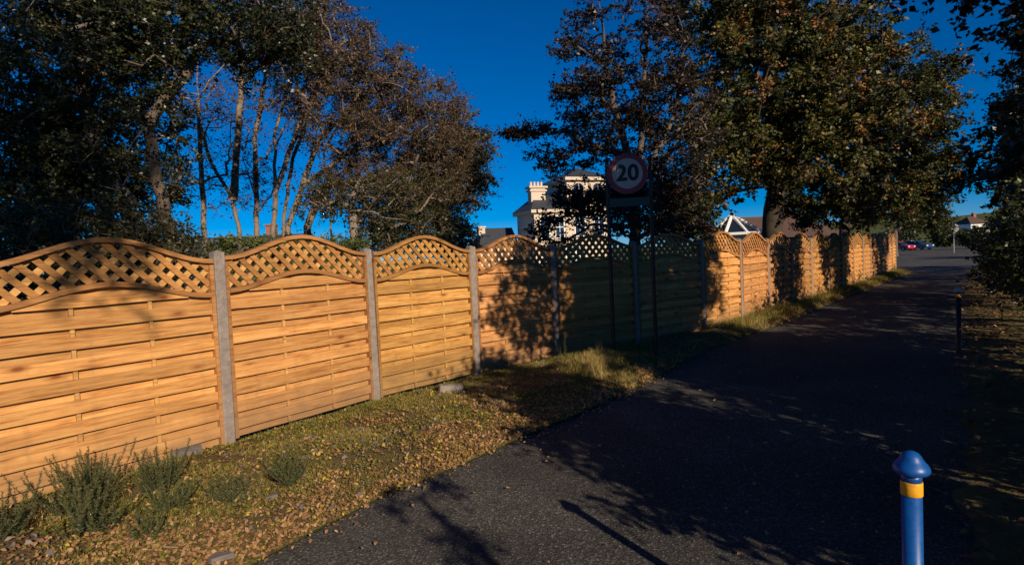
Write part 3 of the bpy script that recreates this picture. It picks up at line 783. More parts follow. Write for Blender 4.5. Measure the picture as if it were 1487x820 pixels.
def window(parent, x, z, w, h, y=0.0, arched=False, mat='white_frame'):
    """frame proud of the wall at local y, pane set into it"""
    fr = MB()
    t = 0.11
    if arched:
        n = 10
        out = [(x - w / 2 - t, y - .08, z - h / 2)] + [(x + (w / 2 + t) * math.cos(math.pi - math.pi * k / n), y - .08, z + h / 2 - w / 2 + (w / 2 + t) * math.sin(math.pi * k / n)) for k in range(n + 1)] + [(x + w / 2 + t, y - .08, z - h / 2)]
        fr.prism(out, (0, 0.07, 0))
    else:
        for sx in (-1, 1): fr.box((x + sx * (w + t) / 2, y - .045, z), (t, .08, h))
        fr.box((x, y - .045, z + h / 2 + t / 2), (w + 2 * t, .08, t))
    fr.box((x, y - .09, z - h / 2 - .07), (w + .4, .2, .12))
    f = fr.build('window', MAT[mat], parent)
    g_ = MB()
    if arched:
        n = 10
        poly = [(x - w / 2, y - .10, z - h / 2)] + [(x + w / 2 * math.cos(math.pi - math.pi * k / n), y - .10, z + h / 2 - w / 2 + w / 2 * math.sin(math.pi * k / n)) for k in range(n + 1)] + [(x + w / 2, y - .10, z - h / 2)]
        g_.prism(poly, (0, 0.012, 0))
    else: g_.box((x, y - .02, z), (w, .03, h))
    g_.build('pane', MAT['glass'], f)
    b_ = MB(); b_.box((x, y - (.115 if arched else .045), z), (w, .02, .06)); b_.box((x, y - (.113 if arched else .047), z), (.05, .02, h * .96)); b_.build('glazing_bar', MAT[mat], f)

hx = GX(778, 50)
house = empty('villa', (hx, 50, 0), R(20.4))
tag(house, 'cream rendered villa with banded chimney and arched upper windows beyond the fence', 'house')
m_ = MB(); m_.box((1.6, 2.0, 2.7), (3.2, 4.0, 5.4)); m_.box((5.3, 2.3, 4.1), (4.2, 4.6, 8.2)); m_.build('wall', MAT['cream'], house)
m_ = MB(); m_.box((1.5, 1.95, 5.55), (3.7, 4.5, .28)); m_.box((1.5, 1.97, 3.0), (3.45, 4.2, .16)); m_.box((5.3, 2.2, 8.3), (4.8, 5.2, .26)); m_.box((5.3, 2.25, 5.9), (4.45, 4.9, .18)); m_.build('cornice', MAT['cream'], house)
m_ = MB()
m_.add([(-.4, -.35, 5.70), (3.3, -.35, 5.70), (3.3, 4.3, 5.70), (-.4, 4.3, 5.70), (1.0, 2.0, 7.1), (3.1, 2.0, 7.1)], [(0, 1, 5, 4), (1, 2, 5), (2, 3, 4, 5), (3, 0, 4), (3, 2, 1, 0)])
m_.add([(2.9, -.4, 8.44), (7.7, -.4, 8.44), (7.7, 4.9, 8.44), (2.9, 4.9, 8.44), (5.3, 2.2, 9.6)], [(0, 1, 4), (1, 2, 4), (2, 3, 4), (3, 0, 4), (3, 2, 1, 0)])
rf = m_.build('roof', MAT['slate'], house)
m_ = MB(); m_.box((1.0, 1.6, 6.9), (1.35, .8, 1.6)); m_.box((1.0, 1.6, 7.45), (1.6, 1.0, .14)); m_.box((1.0, 1.6, 7.75), (1.75, 1.1, .16))
for k in range(4): m_.lathe([(.12, 7.83), (.10, 8.2), (.13, 8.25)], 10, (.5 + k * .33, 1.6, 0))
m_.build('chimney', MAT['cream'], rf)
for k in range(2): window(house, 4.3 + k * 1.9, 7.1, .95, 1.7, 0.0, True, 'cream')
window(house, .95, 4.15, .75, 1.75); window(house, 2.35, 4.15, .75, 1.75); window(house, .95, 1.6, .8, 1.8); window(house, 4.3, 4.3, .9, 1.8); window(house, 6.2, 4.3, .9, 1.8)
m_ = MB()
m_.prism([(2.2, -1.1, 0), (4.2, -1.1, 0), (4.2, -1.1, 2.6), (2.2, -1.1, 2.6)], (0, 1.09, 0)); m_.box((3.2, -.6, 2.68), (2.5, 1.3, .2)); bay = m_.build('bay', MAT['cream'], house)
window(house, 2.75, 1.6, .7, 1.5, -1.1); window(house, 3.65, 1.6, .7, 1.5, -1.1)
m_ = MB(); m_.box((-1.9, 5.2, 1.4), (3.7, 3.0, 2.8)); m_.build('wall', MAT['cream'], house)
m_ = MB(); m_.add([(-3.9, 3.5, 2.8), (-.1, 3.5, 2.8), (-.1, 6.9, 2.8), (-3.9, 6.9, 2.8), (-3.0, 5.2, 4.5), (-.1, 5.2, 4.5)], [(0, 1, 5, 4), (1, 2, 5), (2, 3, 4, 5), (3, 0, 4), (3, 2, 1, 0)]); wr = m_.build('roof', MAT['slate'], house)
m_ = MB(); m_.box((-3.2, 5.0, 4.1), (.6, .6, 1.0)); m_.box((-3.2, 5.0, 4.6), (.75, .75, .12)); m_.build('chimney', MAT['cream'], wr)

def bungalow(label, x0, x1, y, depth, eave, ridge, roof, wall, rz=0.0, hip=1.2):
    o = empty('bungalow', ((x0 + x1) / 2, y, 0), rz); tag(o, label, 'house')
    w = (x1 - x0) / 2
    m = MB(); m.box((0, depth / 2, eave / 2 - .03), (2 * w, depth, eave - .06)); m.build('wall', MAT[wall], o)
    m = MB(); e = .35
    m.add([(-w - e, -e, eave), (w + e, -e, eave), (w + e, depth + e, eave), (-w - e, depth + e, eave), (-w + hip, depth / 2, ridge), (w - hip, depth / 2, ridge)], [(0, 1, 5, 4), (1, 2, 5), (2, 3, 4, 5), (3, 0, 4), (3, 2, 1, 0)])
    r_ = m.build('roof', MAT[roof], o)
    m = MB(); m.box((0, 0, 0), (2 * (w - hip) + .1, .16, .1)); m.build('ridge_tile', MAT[roof], r_, (0, depth / 2, ridge + .02))
    m = MB(); m.box((w * .5, depth / 2 + .3, ridge + .25), (.6, .6, 1.1)); m.box((w * .5, depth / 2 + .3, ridge + .78), (.75, .75, .12)); m.build('chimney', MAT['brick'], r_)
    for k in (-.5, .1, .6): window(o, w * k, 1.4, 1.2, 1.1)
    return o
bungalow('long low house with dark slate roof glimpsed between the brown trunks', GX(120, 40), GX(470, 40), 38, 7, 2.7, 4.0, 'slate', 'brick')
bungalow('house with brown tiled roof behind the white conservatory', GX(1062, 38), GX(1150, 38) + 3, 37, 6, 2.2, 3.65, 'brown_tile', 'brick', 0.15, 0.9)
bungalow('distant white house on the slope by the far road', GX(1410, 125), GX(1436, 125), 125, 5, 4.5, 6.0, 'brown_tile', 'white_frame')
bungalow('distant pale house half hidden behind the parked cars', GX(1296, 135), GX(1330, 135), 135, 7, 2.6, 4.2, 'brown_tile', 'white_frame')

# conservatory
cxv = GX(1069, 27)
con = empty('conservatory', (cxv, 27, 0), R(25)); tag(con, 'white framed conservatory with glazed hipped roof showing over the fence', 'conservatory')
EV, AP, RAD = 2.30, 3.08, 1.2
ring = [(RAD * math.cos(math.pi * 2 * k / 8 + .39), RAD * math.sin(math.pi * 2 * k / 8 + .39)) for k in range(8)]
m_ = MB(); m_.lathe([(RAD * .97, 0), (RAD * .97, .7)], 8, (0, 0, 0)); m_.build('dwarf_wall', MAT['brick'], con)
for k in range(8):
    a, b = ring[k], ring[(k + 1) % 8]
    m_ = MB(); m_.tube([(a[0], a[1], EV + .04), (a[0] * .06 - .2, a[1] * .06, AP + .07)], .08, 6); m_.build('roof_bar', MAT['white_frame'], con)
    m_ = MB(); m_.add([(a[0], a[1], EV + .01), (b[0], b[1], EV + .01), (b[0] * .06 - .2, b[1] * .06, AP), (a[0] * .06 - .2, a[1] * .06, AP)], [(0, 1, 2, 3)]); m_.build('roof_pane', MAT['glass'], con)
    m_ = MB(); m_.tube([(a[0], a[1], EV), (b[0], b[1], EV)], .075, 6); m_.build('gutter', MAT['white_frame'], con)
    m_ = MB(); m_.tube([(a[0] * .96, a[1] * .96, .7), (a[0] * .96, a[1] * .96, EV)], .05, 6); m_.tube([(a[0] * .96, a[1] * .96, EV - .35), (b[0] * .96, b[1] * .96, EV - .35)], .04, 6); m_.build('window_frame', MAT['white_frame'], con)
    m_ = MB(); m_.add([(a[0] * .95, a[1] * .95, .7), (b[0] * .95, b[1] * .95, .7), (b[0] * .95, b[1] * .95, EV), (a[0] * .95, a[1] * .95, EV)], [(0, 1, 2, 3)]); m_.build('window_pane', MAT['glass'], con)
m_ = MB(); m_.lathe([(.06, 0), (.09, .05), (.03, .1), (.05, .16), (.008, .3)], 10, (-.2, 0, AP)); m_.build('finial', MAT['white_frame'], con)

# ------------------------------------------------------------------ speed limit sign
MAT['sign_white'] = basic('sign_white', (0.42, 0.39, 0.35), 0.4, 0.08, 9)
MAT['sign_red'] = basic('sign_red', (0.22, 0.008, 0.014), 0.4, 0.1, 5)
MAT['sign_black'] = basic('sign_black', (0.008, 0.008, 0.009), 0.5, 0.1, 5)
MAT['pole_dark'] = basic('dark_painted_steel', (0.012, 0.013, 0.013), 0.5, 0.2, 5)
MAT['plate_green'] = basic('dark_green_plate', (0.012, 0.05, 0.045), 0.5, 0.15, 5)
MAT['galv'] = basic('galvanised_steel', (0.33, 0.33, 0.34), 0.5, 0.12, 6, metallic=0.6)
sc = W(911, 252, 8.9)
sign = empty('speed_limit_sign', (sc.x, sc.y, 0), R(-7)); tag(sign, 'round 20 speed limit sign with red ring on two dark posts at the fence', 'road sign')
def disc(r0, r1, y0, y1, zc, n=40):
    m = MB(); P, fs = [], []
    for y in (y0, y1):
        for r_ in (r0, r1):
            for k in range(n): P.append((r_ * math.cos(2 * math.pi * k / n), y, zc + r_ * math.sin(2 * math.pi * k / n)))
    for k in range(n):
        k2 = (k + 1) % n
        fs += [(k, k2, n + k2, n + k), (2 * n + k2, 2 * n + k, 3 * n + k, 3 * n + k2), (n + k, n + k2, 3 * n + k2, 3 * n + k), (k2, k, 2 * n + k, 2 * n + k2)]
    m.add(P, fs); return m
zc = sc.z
m_ = MB(); m_.prism([(.305 * math.cos(2 * math.pi * k / 40), .004, zc + .305 * math.sin(2 * math.pi * k / 40)) for k in range(40)], (0, .006, 0)); m_.build('back_plate', MAT['galv'], sign)
m_ = MB(); m_.prism([(.238 * math.cos(2 * math.pi * k / 40), -.002, zc + .238 * math.sin(2 * math.pi * k / 40)) for k in range(40)], (0, .004, 0)); m_.build('sign_face', MAT['sign_white'], sign)
disc(.228, .303, -.005, .003, zc).build('red_ring', MAT['sign_red'], sign)
cu = bpy.data.curves.new('digits', 'FONT'); cu.body = '20'; cu.size = .33; cu.align_x = 'CENTER'; cu.align_y = 'CENTER'; cu.extrude = .0015; cu.offset = .011; cu.space_character = 1.05
tmp = bpy.data.objects.new('digits_curve', cu); COL.objects.link(tmp)
bpy.context.view_layer.update()
me_dig = bpy.data.meshes.new_from_object(tmp.evaluated_get(bpy.context.evaluated_depsgraph_get()))
bpy.data.objects.remove(tmp); me_dig.materials.clear(); me_dig.materials.append(MAT['sign_black'])
dg = link(bpy.data.objects.new('digits', me_dig), sign); dg.rotation_euler = (R(90), 0, 0); dg.location = (0, -.006, zc)
for sx in (-.30, .34):
    m_ = MB(); m_.tube([(sx, .055, -.05), (sx, .055, zc + .22)], .030, 12); m_.lathe([(.032, 0), (.032, .02), (.016, .035)], 12, (sx, .055, zc + .22)); m_.build('post', MAT['pole_dark'], sign, smooth=False)
m_ = MB(); m_.box((.02, .0, zc - .43), (.60, .012, .13), bev=.004); m_.build('lower_plate', MAT['plate_green'], sign)
for dz in (.12, -.12, -.43):
    m_ = MB(); m_.box((.02, .018, zc + dz), (.60, .014, .04)); m_.build('bracket', MAT['galv'], sign)

# ------------------------------------------------------------------ bollards
def paint(name, col):
    m, nt, b, out = new_mat(name)
    tc = N(nt, 'TexCoord'); nz = N(nt, 'TexNoise', Scale=30.0, Detail=6.0, Roughness=0.7); nt.links.new(tc.outputs['Object'], nz.inputs['Vector'])
    rp = ramp(nt, [(0.25, tuple(c * .62 for c in col)), (0.5, col), (0.8, tuple(min(1, c * 1.12) for c in col))]); nt.links.new(nz.outputs['Fac'], rp.inputs[0])
    nt.links.new(rp.outputs[0], b.inputs['Base Color'])
    n5 = N(nt, 'TexNoise', Scale=75.0, Detail=4.0, Roughness=.7); nt.links.new(tc.outputs['Object'], n5.inputs['Vector'])
    ch = ramp(nt, [(.655, (0, 0, 0)), (.69, (1, 1, 1))]); nt.links.new(n5.outputs['Fac'], ch.inputs[0])
    cm = N(nt, 'Mix', data_type='RGBA'); cm.inputs[7].default_value = (.10, .085, .07, 1); nt.links.new(ch.outputs[0], cm.inputs[0]); nt.links.new(rp.outputs[0], cm.inputs[6]); nt.links.new(cm.outputs[2], b.inputs['Base Color'])
    r2 = N(nt, 'MapRange'); r2.inputs['To Min'].default_value = .26; r2.inputs['To Max'].default_value = .55; nt.links.new(nz.outputs['Fac'], r2.inputs['Value']); nt.links.new(r2.outputs[0], b.inputs['Roughness'])
    bp = N(nt, 'Bump', Strength=.05, Distance=.001); nt.links.new(nz.outputs['Fac'], bp.inputs['Height']); nt.links.new(bp.outputs[0], b.inputs['Normal'])
    return m
MAT['blue'] = paint('blue_gloss_paint', (0.003, 0.075, 0.30))
MAT['yellow'] = paint('yellow_band_paint', (0.80, 0.36, 0.02))
MAT['pale_cap'] = paint('pale_green_cap_paint', (0.45, 0.55, 0.50))
def bollard(label, loc, cap):
    o = empty('bollard', loc); tag(o, label, 'bollard', 'bollards along the path edge')
    m = MB(); m.lathe([(.042, -.05), (.040, .02), (.0315, .05), (.0315, .823)], 28); m.build('post', MAT['blue' if cap == 'blue' else 'pole_dark'], o, smooth=True)  # far post gets the dark colour to stand in for hedge shade
    m = MB(); m.lathe([(.0325, .823), (.0335, .826), (.0335, .868), (.0325, .871)], 28); m.build('reflective_band', MAT['yellow'], o, smooth=True)
    m = MB(); m.lathe([(.0315, .871), (.0315, .897)], 28); m.build('neck', MAT['blue'], o, smooth=True)
    m = MB(); m.lathe([(.031, .897), (.047, .899), (.0545, .905), (.0565, .913), (.055, .921), (.049, .931), (.041, .940), (.035, .949), (.031, .958), (.024, .967), (.014, .973), (.004, .976)], 32); m.build('domed_cap', MAT[cap], o, smooth=True)
    return o
bollard('blue bollard with yellow band and domed cap in right foreground', (1.345, 1.985, 0), 'blue')
bollard('distant small bollard with pale cap at the shaded right path edge', (6.54, 8.57, 0), 'pale_cap')

# ------------------------------------------------------------------ far road: cars, sign, bushes, slope
MAT['car_red'] = basic('red_car_paint', (0.42, 0.02, 0.03), 0.25, 0.05, 2, spec=0.7)
MAT['car_blue'] = basic('blue_car_paint', (0.02, 0.05, 0.16), 0.25, 0.05, 2, spec=0.7)
MAT['tyre'] = basic('tyre_rubber', (0.015, 0.015, 0.016), 0.9, 0.1, 3)
MAT['lamp_glass'] = basic('headlamp_glass', (0.7, 0.7, 0.7), 0.15, 0.05, 3)
def car(label, x, y, rz, paint_):
    o = empty('parked_car', (x, y, 0), rz); tag(o, label, 'car', 'cars parked on the far road')
    prof = [(-2.05, .32), (2.05, .32), (2.1, .6), (2.0, .78), (1.15, .92), (-1.75, .95), (-2.05, .8), (-2.12, .5)]
    m = MB(); m.prism([(a, -.84, b) for a, b in prof], (0, 1.68, 0)); m.build('body', MAT[paint_], o)
    m = MB(); cab = [(1.1, .921), (.35, 1.42), (-1.25, 1.44), (-1.8, .951)]
    P = [(a, -.80 if b < 1 else -.62, b) for a, b in cab] + [(a, .80 if b < 1 else .62, b) for a, b in cab]
    m.add(P, [(0, 1, 2, 3), (7, 6, 5, 4), (0, 4, 5, 1), (1, 5, 6, 2), (2, 6, 7, 3)]); m.build('window_glass', MAT['glass'], o)
    m = MB(); m.box((-.45, 0, 1.45), (1.6, 1.26, .06)); m.build('car_roof', MAT[paint_], o)
    for wx in (-1.3, 1.3):
        for wy in (-.8, .8):
            m = MB(); m.prism([(wx + .32 * math.cos(2 * math.pi * k / 18), wy - .1, .32 + .32 * math.sin(2 * math.pi * k / 18)) for k in range(18)], (0, .2, 0)); wl = m.build('wheel', MAT['tyre'], o)
            m = MB(); m.prism([(wx + .19 * math.cos(2 * math.pi * k / 12), wy - .112, .32 + .19 * math.sin(2 * math.pi * k / 12)) for k in range(12)], (0, .224, 0)); m.build('rim', MAT['galv'], wl)
    for sy in (-.6, .6):
        m = MB(); m.box((2.06, sy, .66), (.1, .34, .14)); m.build('headlight', MAT['lamp_glass'], o)
car('small red car parked at the end of the fence', GX(1305, 92), 92, R(-70), 'car_red')
car('dark blue car parked right of the red car', GX(1333, 95), 95, R(-75), 'car_blue')
fs = empty('junction_sign', (GX(1385, 66), 66, 0), R(-20)); tag(fs, 'plain grey round road sign on thin pole at the far junction', 'road sign')
m_ = MB(); m_.tube([(0, 0, -.05), (0, 0, 3.2)], .045, 10); m_.build('pole', MAT['galv'], fs)
m_ = MB(); m_.prism([(.5 * math.cos(2 * math.pi * k / 28), -.06, 2.75 + .5 * math.sin(2 * math.pi * k / 28)) for k in range(28)], (0, .012, 0)); m_.build('disc', MAT['galv'], fs)
m_ = MB()
Pn = [(-60 + 420 * i / 24, 150 + 40 * j, -0.3 + (0 if j == 0 else (2.5 + 3.0 * j) * (0.6 + 0.5 * math.sin(i * .7 + j))) * (1 if i > 8 else .3)) for j in range(5) for i in range(25)]
m_.add(Pn, [(j * 25 + i, j * 25 + i + 1, (j + 1) * 25 + i + 1, (j + 1) * 25 + i) for j in range(4) for i in range(24)])
tag(m_.build('hill', MAT['grassland'], smooth=True), 'low green rise beyond the far road', kind='structure')
for k, (px, Y, wpx, top, lab) in enumerate([(1446, 46, 24, 338, 'dark bush at the far end of the right hedge'), (1462, 48, 26, 325, 'tall dark bush beside the right hedge at frame edge'), (1418, 84, 26, 332, 'low rounded bush behind the far junction sign'),
                                            (1295, 110, 40, 338, 'distant bushes above the far end of the fence'), (1375, 112, 24, 330, 'distant dark bush between blue car and junction sign')]):
    pxm = Y / F_PX
    hz = 374 - (px - CX) * .0454
    h = EYE + (hz - top) * pxm
    tree('shrub', lab, foot(px, Y), [[foot(px, Y), (GX(px, Y), Y, h * .6)]], [((GX(px, Y), Y, h * .5), (wpx * pxm, wpx * pxm * .7, h * .5))], 60, 60, 0.004 * Y, 'lf_hedge', 'bark_dark', .005 * Y, 80 + k, cat='shrub', twigs=1, r_trunk=.08, tint=.5)

# ------------------------------------------------------------------ verge: grass, leaf litter, gorse, stones
rng = np.random.default_rng(77)
def verge_points(A, B, n, p0, p1, bias=None, zf=verge_z, power=1.0):
    p = p0 + (p1 - p0) * rng.random(n) ** power; q = rng.random(n)
    a, b = poly_at(A, p), poly_at(B, p)
    wdt = np.linalg.norm(b - a, axis=1)
    keep = rng.random(n) < wdt / max(wdt.max(), 1e-6)
    p, q = p[keep], q[keep]
    XY = a[keep] * (1 - q)[:, None] + b[keep] * q[:, None]
    if bias is not None:
        k = rng.random(len(q)) < bias(XY, q); XY, q = XY[k], q[k]
    Z = np.array([zf(x, y, t) for (x, y), t in zip(XY, q)])
    return np.column_stack([XY, Z]), q

def nz2(XY, s, o):
    return np.array([noise.noise((x * s, y * s, o)) for x, y in XY])

def leaf_sheet(name, P, size, mat, label, cat, tint_mean=.5):
    n = len(P)
    yaw = rng.random(n) * 2 * np.pi
    tx, ty = rng.normal(size=n) * .35, rng.normal(size=n) * .35
    s = size * (0.55 + .9 * rng.random(n))
    a = np.column_stack([np.cos(yaw), np.sin(yaw), tx]); b = np.column_stack([-np.sin(yaw), np.cos(yaw), ty])
    c = P + np.array([0, 0, .006]) + np.column_stack([0 * s, 0 * s, np.abs(tx) * s * .5 + .5 * np.abs(ty) * s * .4 + .012 * rng.random(n)])
    curl = np.column_stack([0 * s, 0 * s, s * rng.uniform(.02, .3, n)])
    V = np.empty((n, 6, 3))
    V[:, 0] = c - a * (s * .55)[:, None]
    V[:, 1] = c - a * (s * .12)[:, None] + b * (s * .36)[:, None] + curl
    V[:, 2] = c + a * (s * .30)[:, None] + b * (s * .25)[:, None] + curl * .8
    V[:, 3] = c + a * (s * .58)[:, None] + curl * .3
    V[:, 4] = c + a * (s * .30)[:, None] - b * (s * .25)[:, None] + curl * .9
    V[:, 5] = c - a * (s * .12)[:, None] - b * (s * .36)[:, None] + curl
    i = np.arange(n)[:, None] * 6
    Q = np.concatenate([i + np.array([[0, 1, 5, 5]]), i + np.array([[1, 2, 4, 5]]), i + np.array([[2, 3, 4, 4]])])
    tri = np.concatenate([i + np.array([[0, 1, 5]]), i + np.array([[2, 3, 4]]), i + np.array([[1, 2, 4]]), i + np.array([[1, 4, 5]])])
    t = (tint_mean + .24 * rng.normal(size=n)).clip(0, 1)
    me = np_mesh(name, V.reshape(-1, 3), tri, mat, nside=3, attr=np.tile(t, 4))
    o = link(bpy.data.objects.new(name, me)); return tag(o, label, cat, kind='stuff')

# leaves: thick along the path edge and in the near corner, thin under the fence
near = lambda XY, q: np.clip(.85 - 1.7 * q + 1.0 * nz2(XY, 1.4, 1) + .6 * nz2(XY, 4.5, 2) + np.clip((4.2 - XY[:, 1]) * .35, 0, .8), .10, 1)
P1, _ = verge_points(PATH_L, POSTS, 150000, -0.6, 10.5, near)
P2, _ = verge_points(PATH_L, POSTS, 16000, 10.5, 30, lambda XY, q: np.clip(1.0 - .8 * q, .1, 1))
edge_p = 1.0 + 10 * rng.random(900); ea = poly_at(PATH_L, edge_p); off = np.abs(rng.normal(size=900)) ** 1.5 * .10
P3_ = np.column_stack([ea[:, 0] + off * .788, ea[:, 1] - off * .616, np.full(900, .003)])
P4_, _ = verge_points(PATH_L, PATH_R, 700, 1.0, 22, None, lambda x, y, q: .003)
leaf_sheet('leaf_litter', np.concatenate([P1, P2, P3_, P4_]), .023, MAT['litter'], 'dry brown fallen leaves covering the verge and path edge', 'leaves', .6)
P5, _ = verge_points(PATH_RE, HEDGE_LINE, 5500, 0, 30, None, lambda x, y, q: max(rverge_z(x, y, q), .003))
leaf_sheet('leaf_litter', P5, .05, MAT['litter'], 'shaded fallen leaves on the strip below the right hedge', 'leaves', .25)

def grass(name, P, h, label, dry):
    n = len(P)
    yaw = rng.random(n) * 2 * np.pi
    hh = h * (0.4 + .9 * rng.random(n))
    lean = rng.normal(size=(n, 2)) * .45 * hh[:, None]
    side = np.column_stack([np.cos(yaw), np.sin(yaw), 0 * yaw]) * (.0022 + .0012 * rng.random(n))[:, None]
    top = P + np.column_stack([lean, hh]); mid = P + np.column_stack([lean * .32, hh * .6])
    V = np.empty((n, 5, 3)); V[:, 0] = P - side; V[:, 1] = P + side; V[:, 2] = mid + side * .8; V[:, 3] = mid - side * .8; V[:, 4] = top
    i = np.arange(n)[:, None] * 5
    tri = np.concatenate([i + np.array([[0, 1, 2]]), i + np.array([[0, 2, 3]]), i + np.array([[3, 2, 4]])])
    t = (dry + .26 * rng.normal(size=n)).clip(0, 1)
    o = link(bpy.data.objects.new(name, np_mesh(name, V.reshape(-1, 3), tri, MAT['grass'], nside=3, attr=np.tile(t, 3))))
    return tag(o, label, 'grass', kind='stuff')
gb = lambda XY, q: np.clip((.05 + 1.5 * nz2(XY, 1.4, 7) + .8 * nz2(XY, 5, 8)) * np.clip(q * 3.2, .45, 1) + .25, 0, 1) * np.clip((XY[:, 1] - 3.0) * .8, .3, 1)
G1, q1 = verge_points(PATH_L, POSTS, 240000, -0.6, 11.5, gb)
hm = np.array([.022 + .022 * t + .12 * math.exp(-((x - 1.15) ** 2 + (y - 8.1) ** 2) / .6) for (x, y, z), t in zip(G1, q1)])
grass('verge_grass', G1, hm, 'patchy yellow green grass tufts on the verge', np.clip(.52 + .6 * nz2(G1[:, :2], 1.3, 11), 0, 1))
G2, q2 = verge_points(PATH_L, POSTS, 40000, 11.5, 36, lambda XY, q: np.clip(q * 2, .1, 1))
grass('verge_grass', G2, .12 + .1 * q2, 'taller weedy grass along the foot of the far fence', .55)

# small ground-cover leaves and slate chips through the verge
cb = lambda XY, q: np.clip(.35 + 1.6 * nz2(XY, 2.3, 21) + .8 * nz2(XY, 7, 22), 0, 1) * np.clip(q * 5, .25, 1)
C1, qc = verge_points(PATH_L, POSTS, 90000, -0.6, 12, cb)
C1[:, 2] += .012 * rng.random(len(C1))
leaf_sheet('ground_cover', C1, .019, MAT['grass'], 'tiny yellow green weeds creeping over the verge soil', 'weeds', .42)
K1, _ = verge_points(PATH_L, POSTS, 9000, -0.6, 12, lambda XY, q: np.clip(nz2(XY, 1.6, 31) * 2.4 + .1, .04, 1) * np.clip(q * 3, 0.2, 1))
MAT['chips'] = leaf_mat('slate_chips', [(0, (.05, .045, .05)), (.5, (.14, .12, .12)), (1, (.30, .26, .23))], .85, 0)
leaf_sheet('slate_chips', K1, .032, MAT['chips'], 'scattered grey slate chips in the verge soil', 'gravel', .5)
# unseen shrub added by the near hedge end to deepen the path's shade
hp = on_right(0.85, 1.9)
tree('shade_bush', 'tall dense unseen bush added at the near hedge end to shade the path', hp, [[hp, up(hp, 2.0), up(hp, 3.2)]], [((hp[0], hp[1], 2.0), (.75, .75, 1.75)), ((hp[0] - .25, hp[1], 1.2), (.8, .8, 1.0))], 240, 130, .06, 'lf_dark', 'bark_dark', .18, 64, cat='shrub', r_trunk=.09, twigs=3, shell=1.0)

def gorse(label, x, y, h, seed, n_st=15, wide=.55, mat='gorse'):
    rg = np.random.default_rng(seed)
    z = verge_z(x, y, .5)
    o = empty('gorse_bush', (x, y, z)); tag(o, label, 'shrub', 'low spiky shrubs in the near corner of the verge')
    st, NV, NT = [], [], []
    for k in range(n_st):
        a = rg.random() * 6.283; l = h * rg.uniform(.45, 1.05); out = wide * l * rg.random()
        b0 = np.array([rg.normal() * .05, rg.normal() * .05, -.02])
        e = b0 + np.array([out * math.cos(a), out * math.sin(a), l])
        mid = (b0 + e) / 2 + np.array([math.cos(a), math.sin(a), 0]) * out * .25
        tt = np.linspace(0, 1, 6)[:, None]
        pts = (1 - tt) ** 2 * b0 + 2 * tt * (1 - tt) * mid + tt ** 2 * e
        st.append((pts, np.linspace(.0035, .001, 6), 4))
        nn = int(260 * l / .4)
        u = rg.random(nn)[:, None] ** .8
        p = (1 - u) ** 2 * b0 + 2 * u * (1 - u) * mid + u ** 2 * e
        d = rg.normal(size=(nn, 3)); d[:, 2] = np.abs(d[:, 2]) * .5 + .35; d /= np.linalg.norm(d, axis=1)[:, None]
        s = (.030 * (1.1 - .55 * u[:, 0]) * rg.uniform(.6, 1.3, nn))[:, None]
        sd = np.cross(d, rg.normal(size=(nn, 3))); sd /= np.linalg.norm(sd, axis=1)[:, None]
        w_ = s * .085
        V = np.stack([p - sd * w_, p + sd * w_, p + d * s * .6 + sd * w_, p + d * s], 1)
        NV.append(V.reshape(-1, 3)); NT.append((.35 + .45 * u[:, 0] + .15 * rg.normal(size=nn)).clip(0, 1))
    V, Q = tubes_np(st); link(bpy.data.objects.new('stems', np_mesh('stems', V, Q, MAT['twig'])), o)['kind'] = 'stuff'
    V = np.concatenate(NV); link(bpy.data.objects.new('foliage', np_mesh('foliage', V, np.arange(len(V)).reshape(-1, 4), MAT[mat], attr=np.concatenate(NT))), o)['kind'] = 'stuff'
G_SCALE = 0.82
G_LABELS = [('tall spiky green shrub with upright shoots at left edge of verge', -3.02, 3.95, .50), ('bushy spiky shrub nearest the bottom left corner', -2.72, 3.62, .36), ('spiky shrub with one tall shoot against the lowest fence board', -2.72, 4.35, .42),
            ('low spiky shrub right of the tall shoots', -2.42, 3.98, .28), ('dark low spiky clump in the middle of the shrubs', -2.12, 4.18, .26), ('rightmost small spiky shrub beside the slate pieces', -1.78, 4.42, .30),
            ('thin spiky shrub behind the corner shrubs near the fence foot', -3.25, 4.35, .45), ('small spiky clump in front of the shrub row', -2.32, 3.60, .18), ('spiky shrub cut off by the left picture edge', -3.25, 3.55, .48)]
for k, (lab, x, y, h) in enumerate(G_LABELS): gorse(lab, x, y, h * G_SCALE, 200 + k, 24 + int(h * 44), 1.0)
def weed(label, x, y, h, seed): gorse(label, x, y, h, seed, 5, .35)
weed('thin dry weed standing on the grassy mound by the fence', .75, 8.75, .42, 301)
weed('tall thin weed stem on the mound close to the sign', 1.25, 8.75, .36, 302)

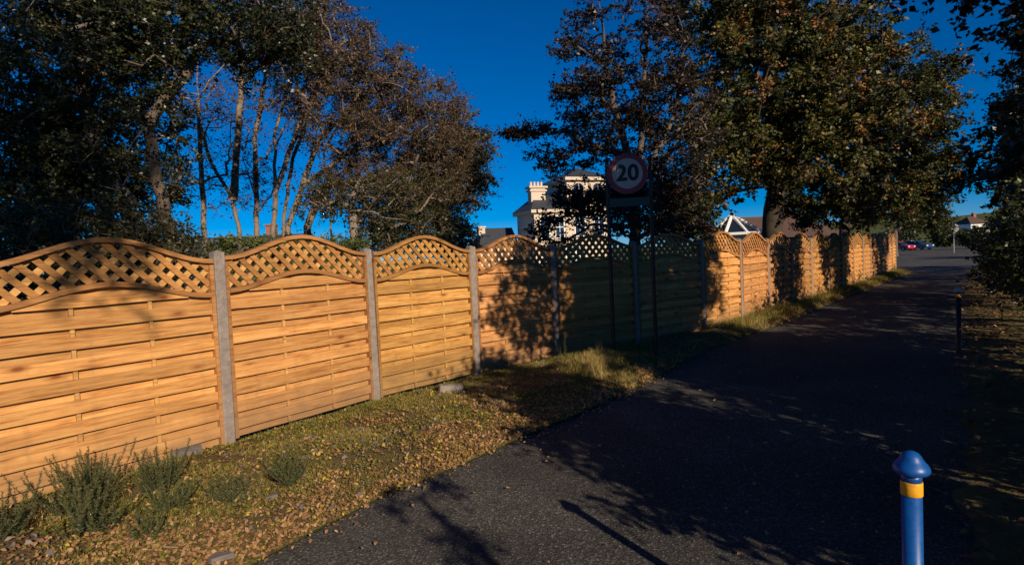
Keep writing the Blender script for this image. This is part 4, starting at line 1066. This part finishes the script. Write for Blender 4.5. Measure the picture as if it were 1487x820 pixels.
MAT['stone'] = basic('grey_slate_stone', (0.14, 0.12, 0.115), 0.85, 0.3, 7, bump=0.5)
MAT['stone_pale'] = basic('pale_concrete_lump', (0.27, 0.23, 0.19), 0.9, 0.2, 9, bump=0.5)
def stone(label, px, py, sx, sy, sz, rz, seed, mat='stone', tilt=0.1, zoff=0.0):
    rg = random.Random(seed)
    d = _F + _R * ((px - CX) / F_PX) + _U * ((CY - py) / F_PX)
    p = Vector((0, 0, EYE)) + d * ((0.07 - EYE) / d.z)
    m = MB(); n = 9
    ang = sorted(rg.uniform(0, 6.283) for _ in range(n))
    low = [(sx / 2 * math.cos(a) * rg.uniform(.8, 1.1), sy / 2 * math.sin(a) * rg.uniform(.8, 1.1), -sz * .6) for a in ang]
    top = [(x * .9, y * .9, sz * rg.uniform(.3, .5)) for x, y, z in low]
    m.add(low + top, [tuple(range(n - 1, -1, -1)), tuple(range(n, 2 * n))] + [(i, (i + 1) % n, n + (i + 1) % n, n + i) for i in range(n)])
    o = m.build('stone', MAT[mat], None, (p.x, p.y, p.z + zoff), rz); o.rotation_euler = (rg.uniform(-tilt, tilt), rg.uniform(-tilt, tilt), rz)
    return tag(o, label, 'stone', 'loose stones on the verge')
stone('largest grey slate leaning at the foot of the first post', 278, 655, .30, .20, .07, .8, 1, tilt=.35, zoff=.02)
stone('long flat grey slate in front of the first concrete post', 388, 667, .20, .10, .035, .4, 2)
stone('pale grey slate right of the long flat slate', 447, 665, .16, .10, .04, .2, 3, 'stone_pale')
stone('purple grey stone piece under the second panel', 520, 625, .18, .10, .04, .5, 4)
stone('small stone on the verge below the second panel middle', 485, 655, .09, .06, .03, 1.1, 5)
stone('little grey stone by the spiky shrubs', 240, 690, .16, .10, .04, .9, 6)
stone('dark flat piece lying at the bottom edge of the verge', 320, 808, .16, .10, .03, .1, 7)  # thin flat piece, same grey as the other stones
stone('small broken slate between the shrubs and path', 395, 720, .10, .07, .03, .7, 9)
d = _F + _R * ((655 - CX) / F_PX) + _U * ((CY - 566) / F_PX); p = Vector((0, 0, EYE)) + d * ((0.08 - EYE) / d.z)
m_ = MB(); m_.box((0, 0, .02), (.30, .14, .10), Matrix.Rotation(.1, 3, 'Y'), bev=.012)
tag(m_.build('concrete_block', MAT['stone_pale'], None, (p.x, p.y, p.z), .25), 'pale concrete block lying by the third panel', 'block')
d = _F + _R * ((170 - CX) / F_PX) + _U * ((CY - 808) / F_PX); p = Vector((0, 0, EYE)) + d * ((0.03 - EYE) / d.z)
m_ = MB(); m_.tube([(-.36, .05, .03), (-.1, .0, .045), (.15, .01, .04), (.36, -.03, .03)], [.007, .009, .008, .004], 6)
tag(m_.build('fallen_stick', MAT['bark_pale'], None, (p.x, p.y, p.z), .15), 'thin fallen stick in the bottom left corner', 'stick')
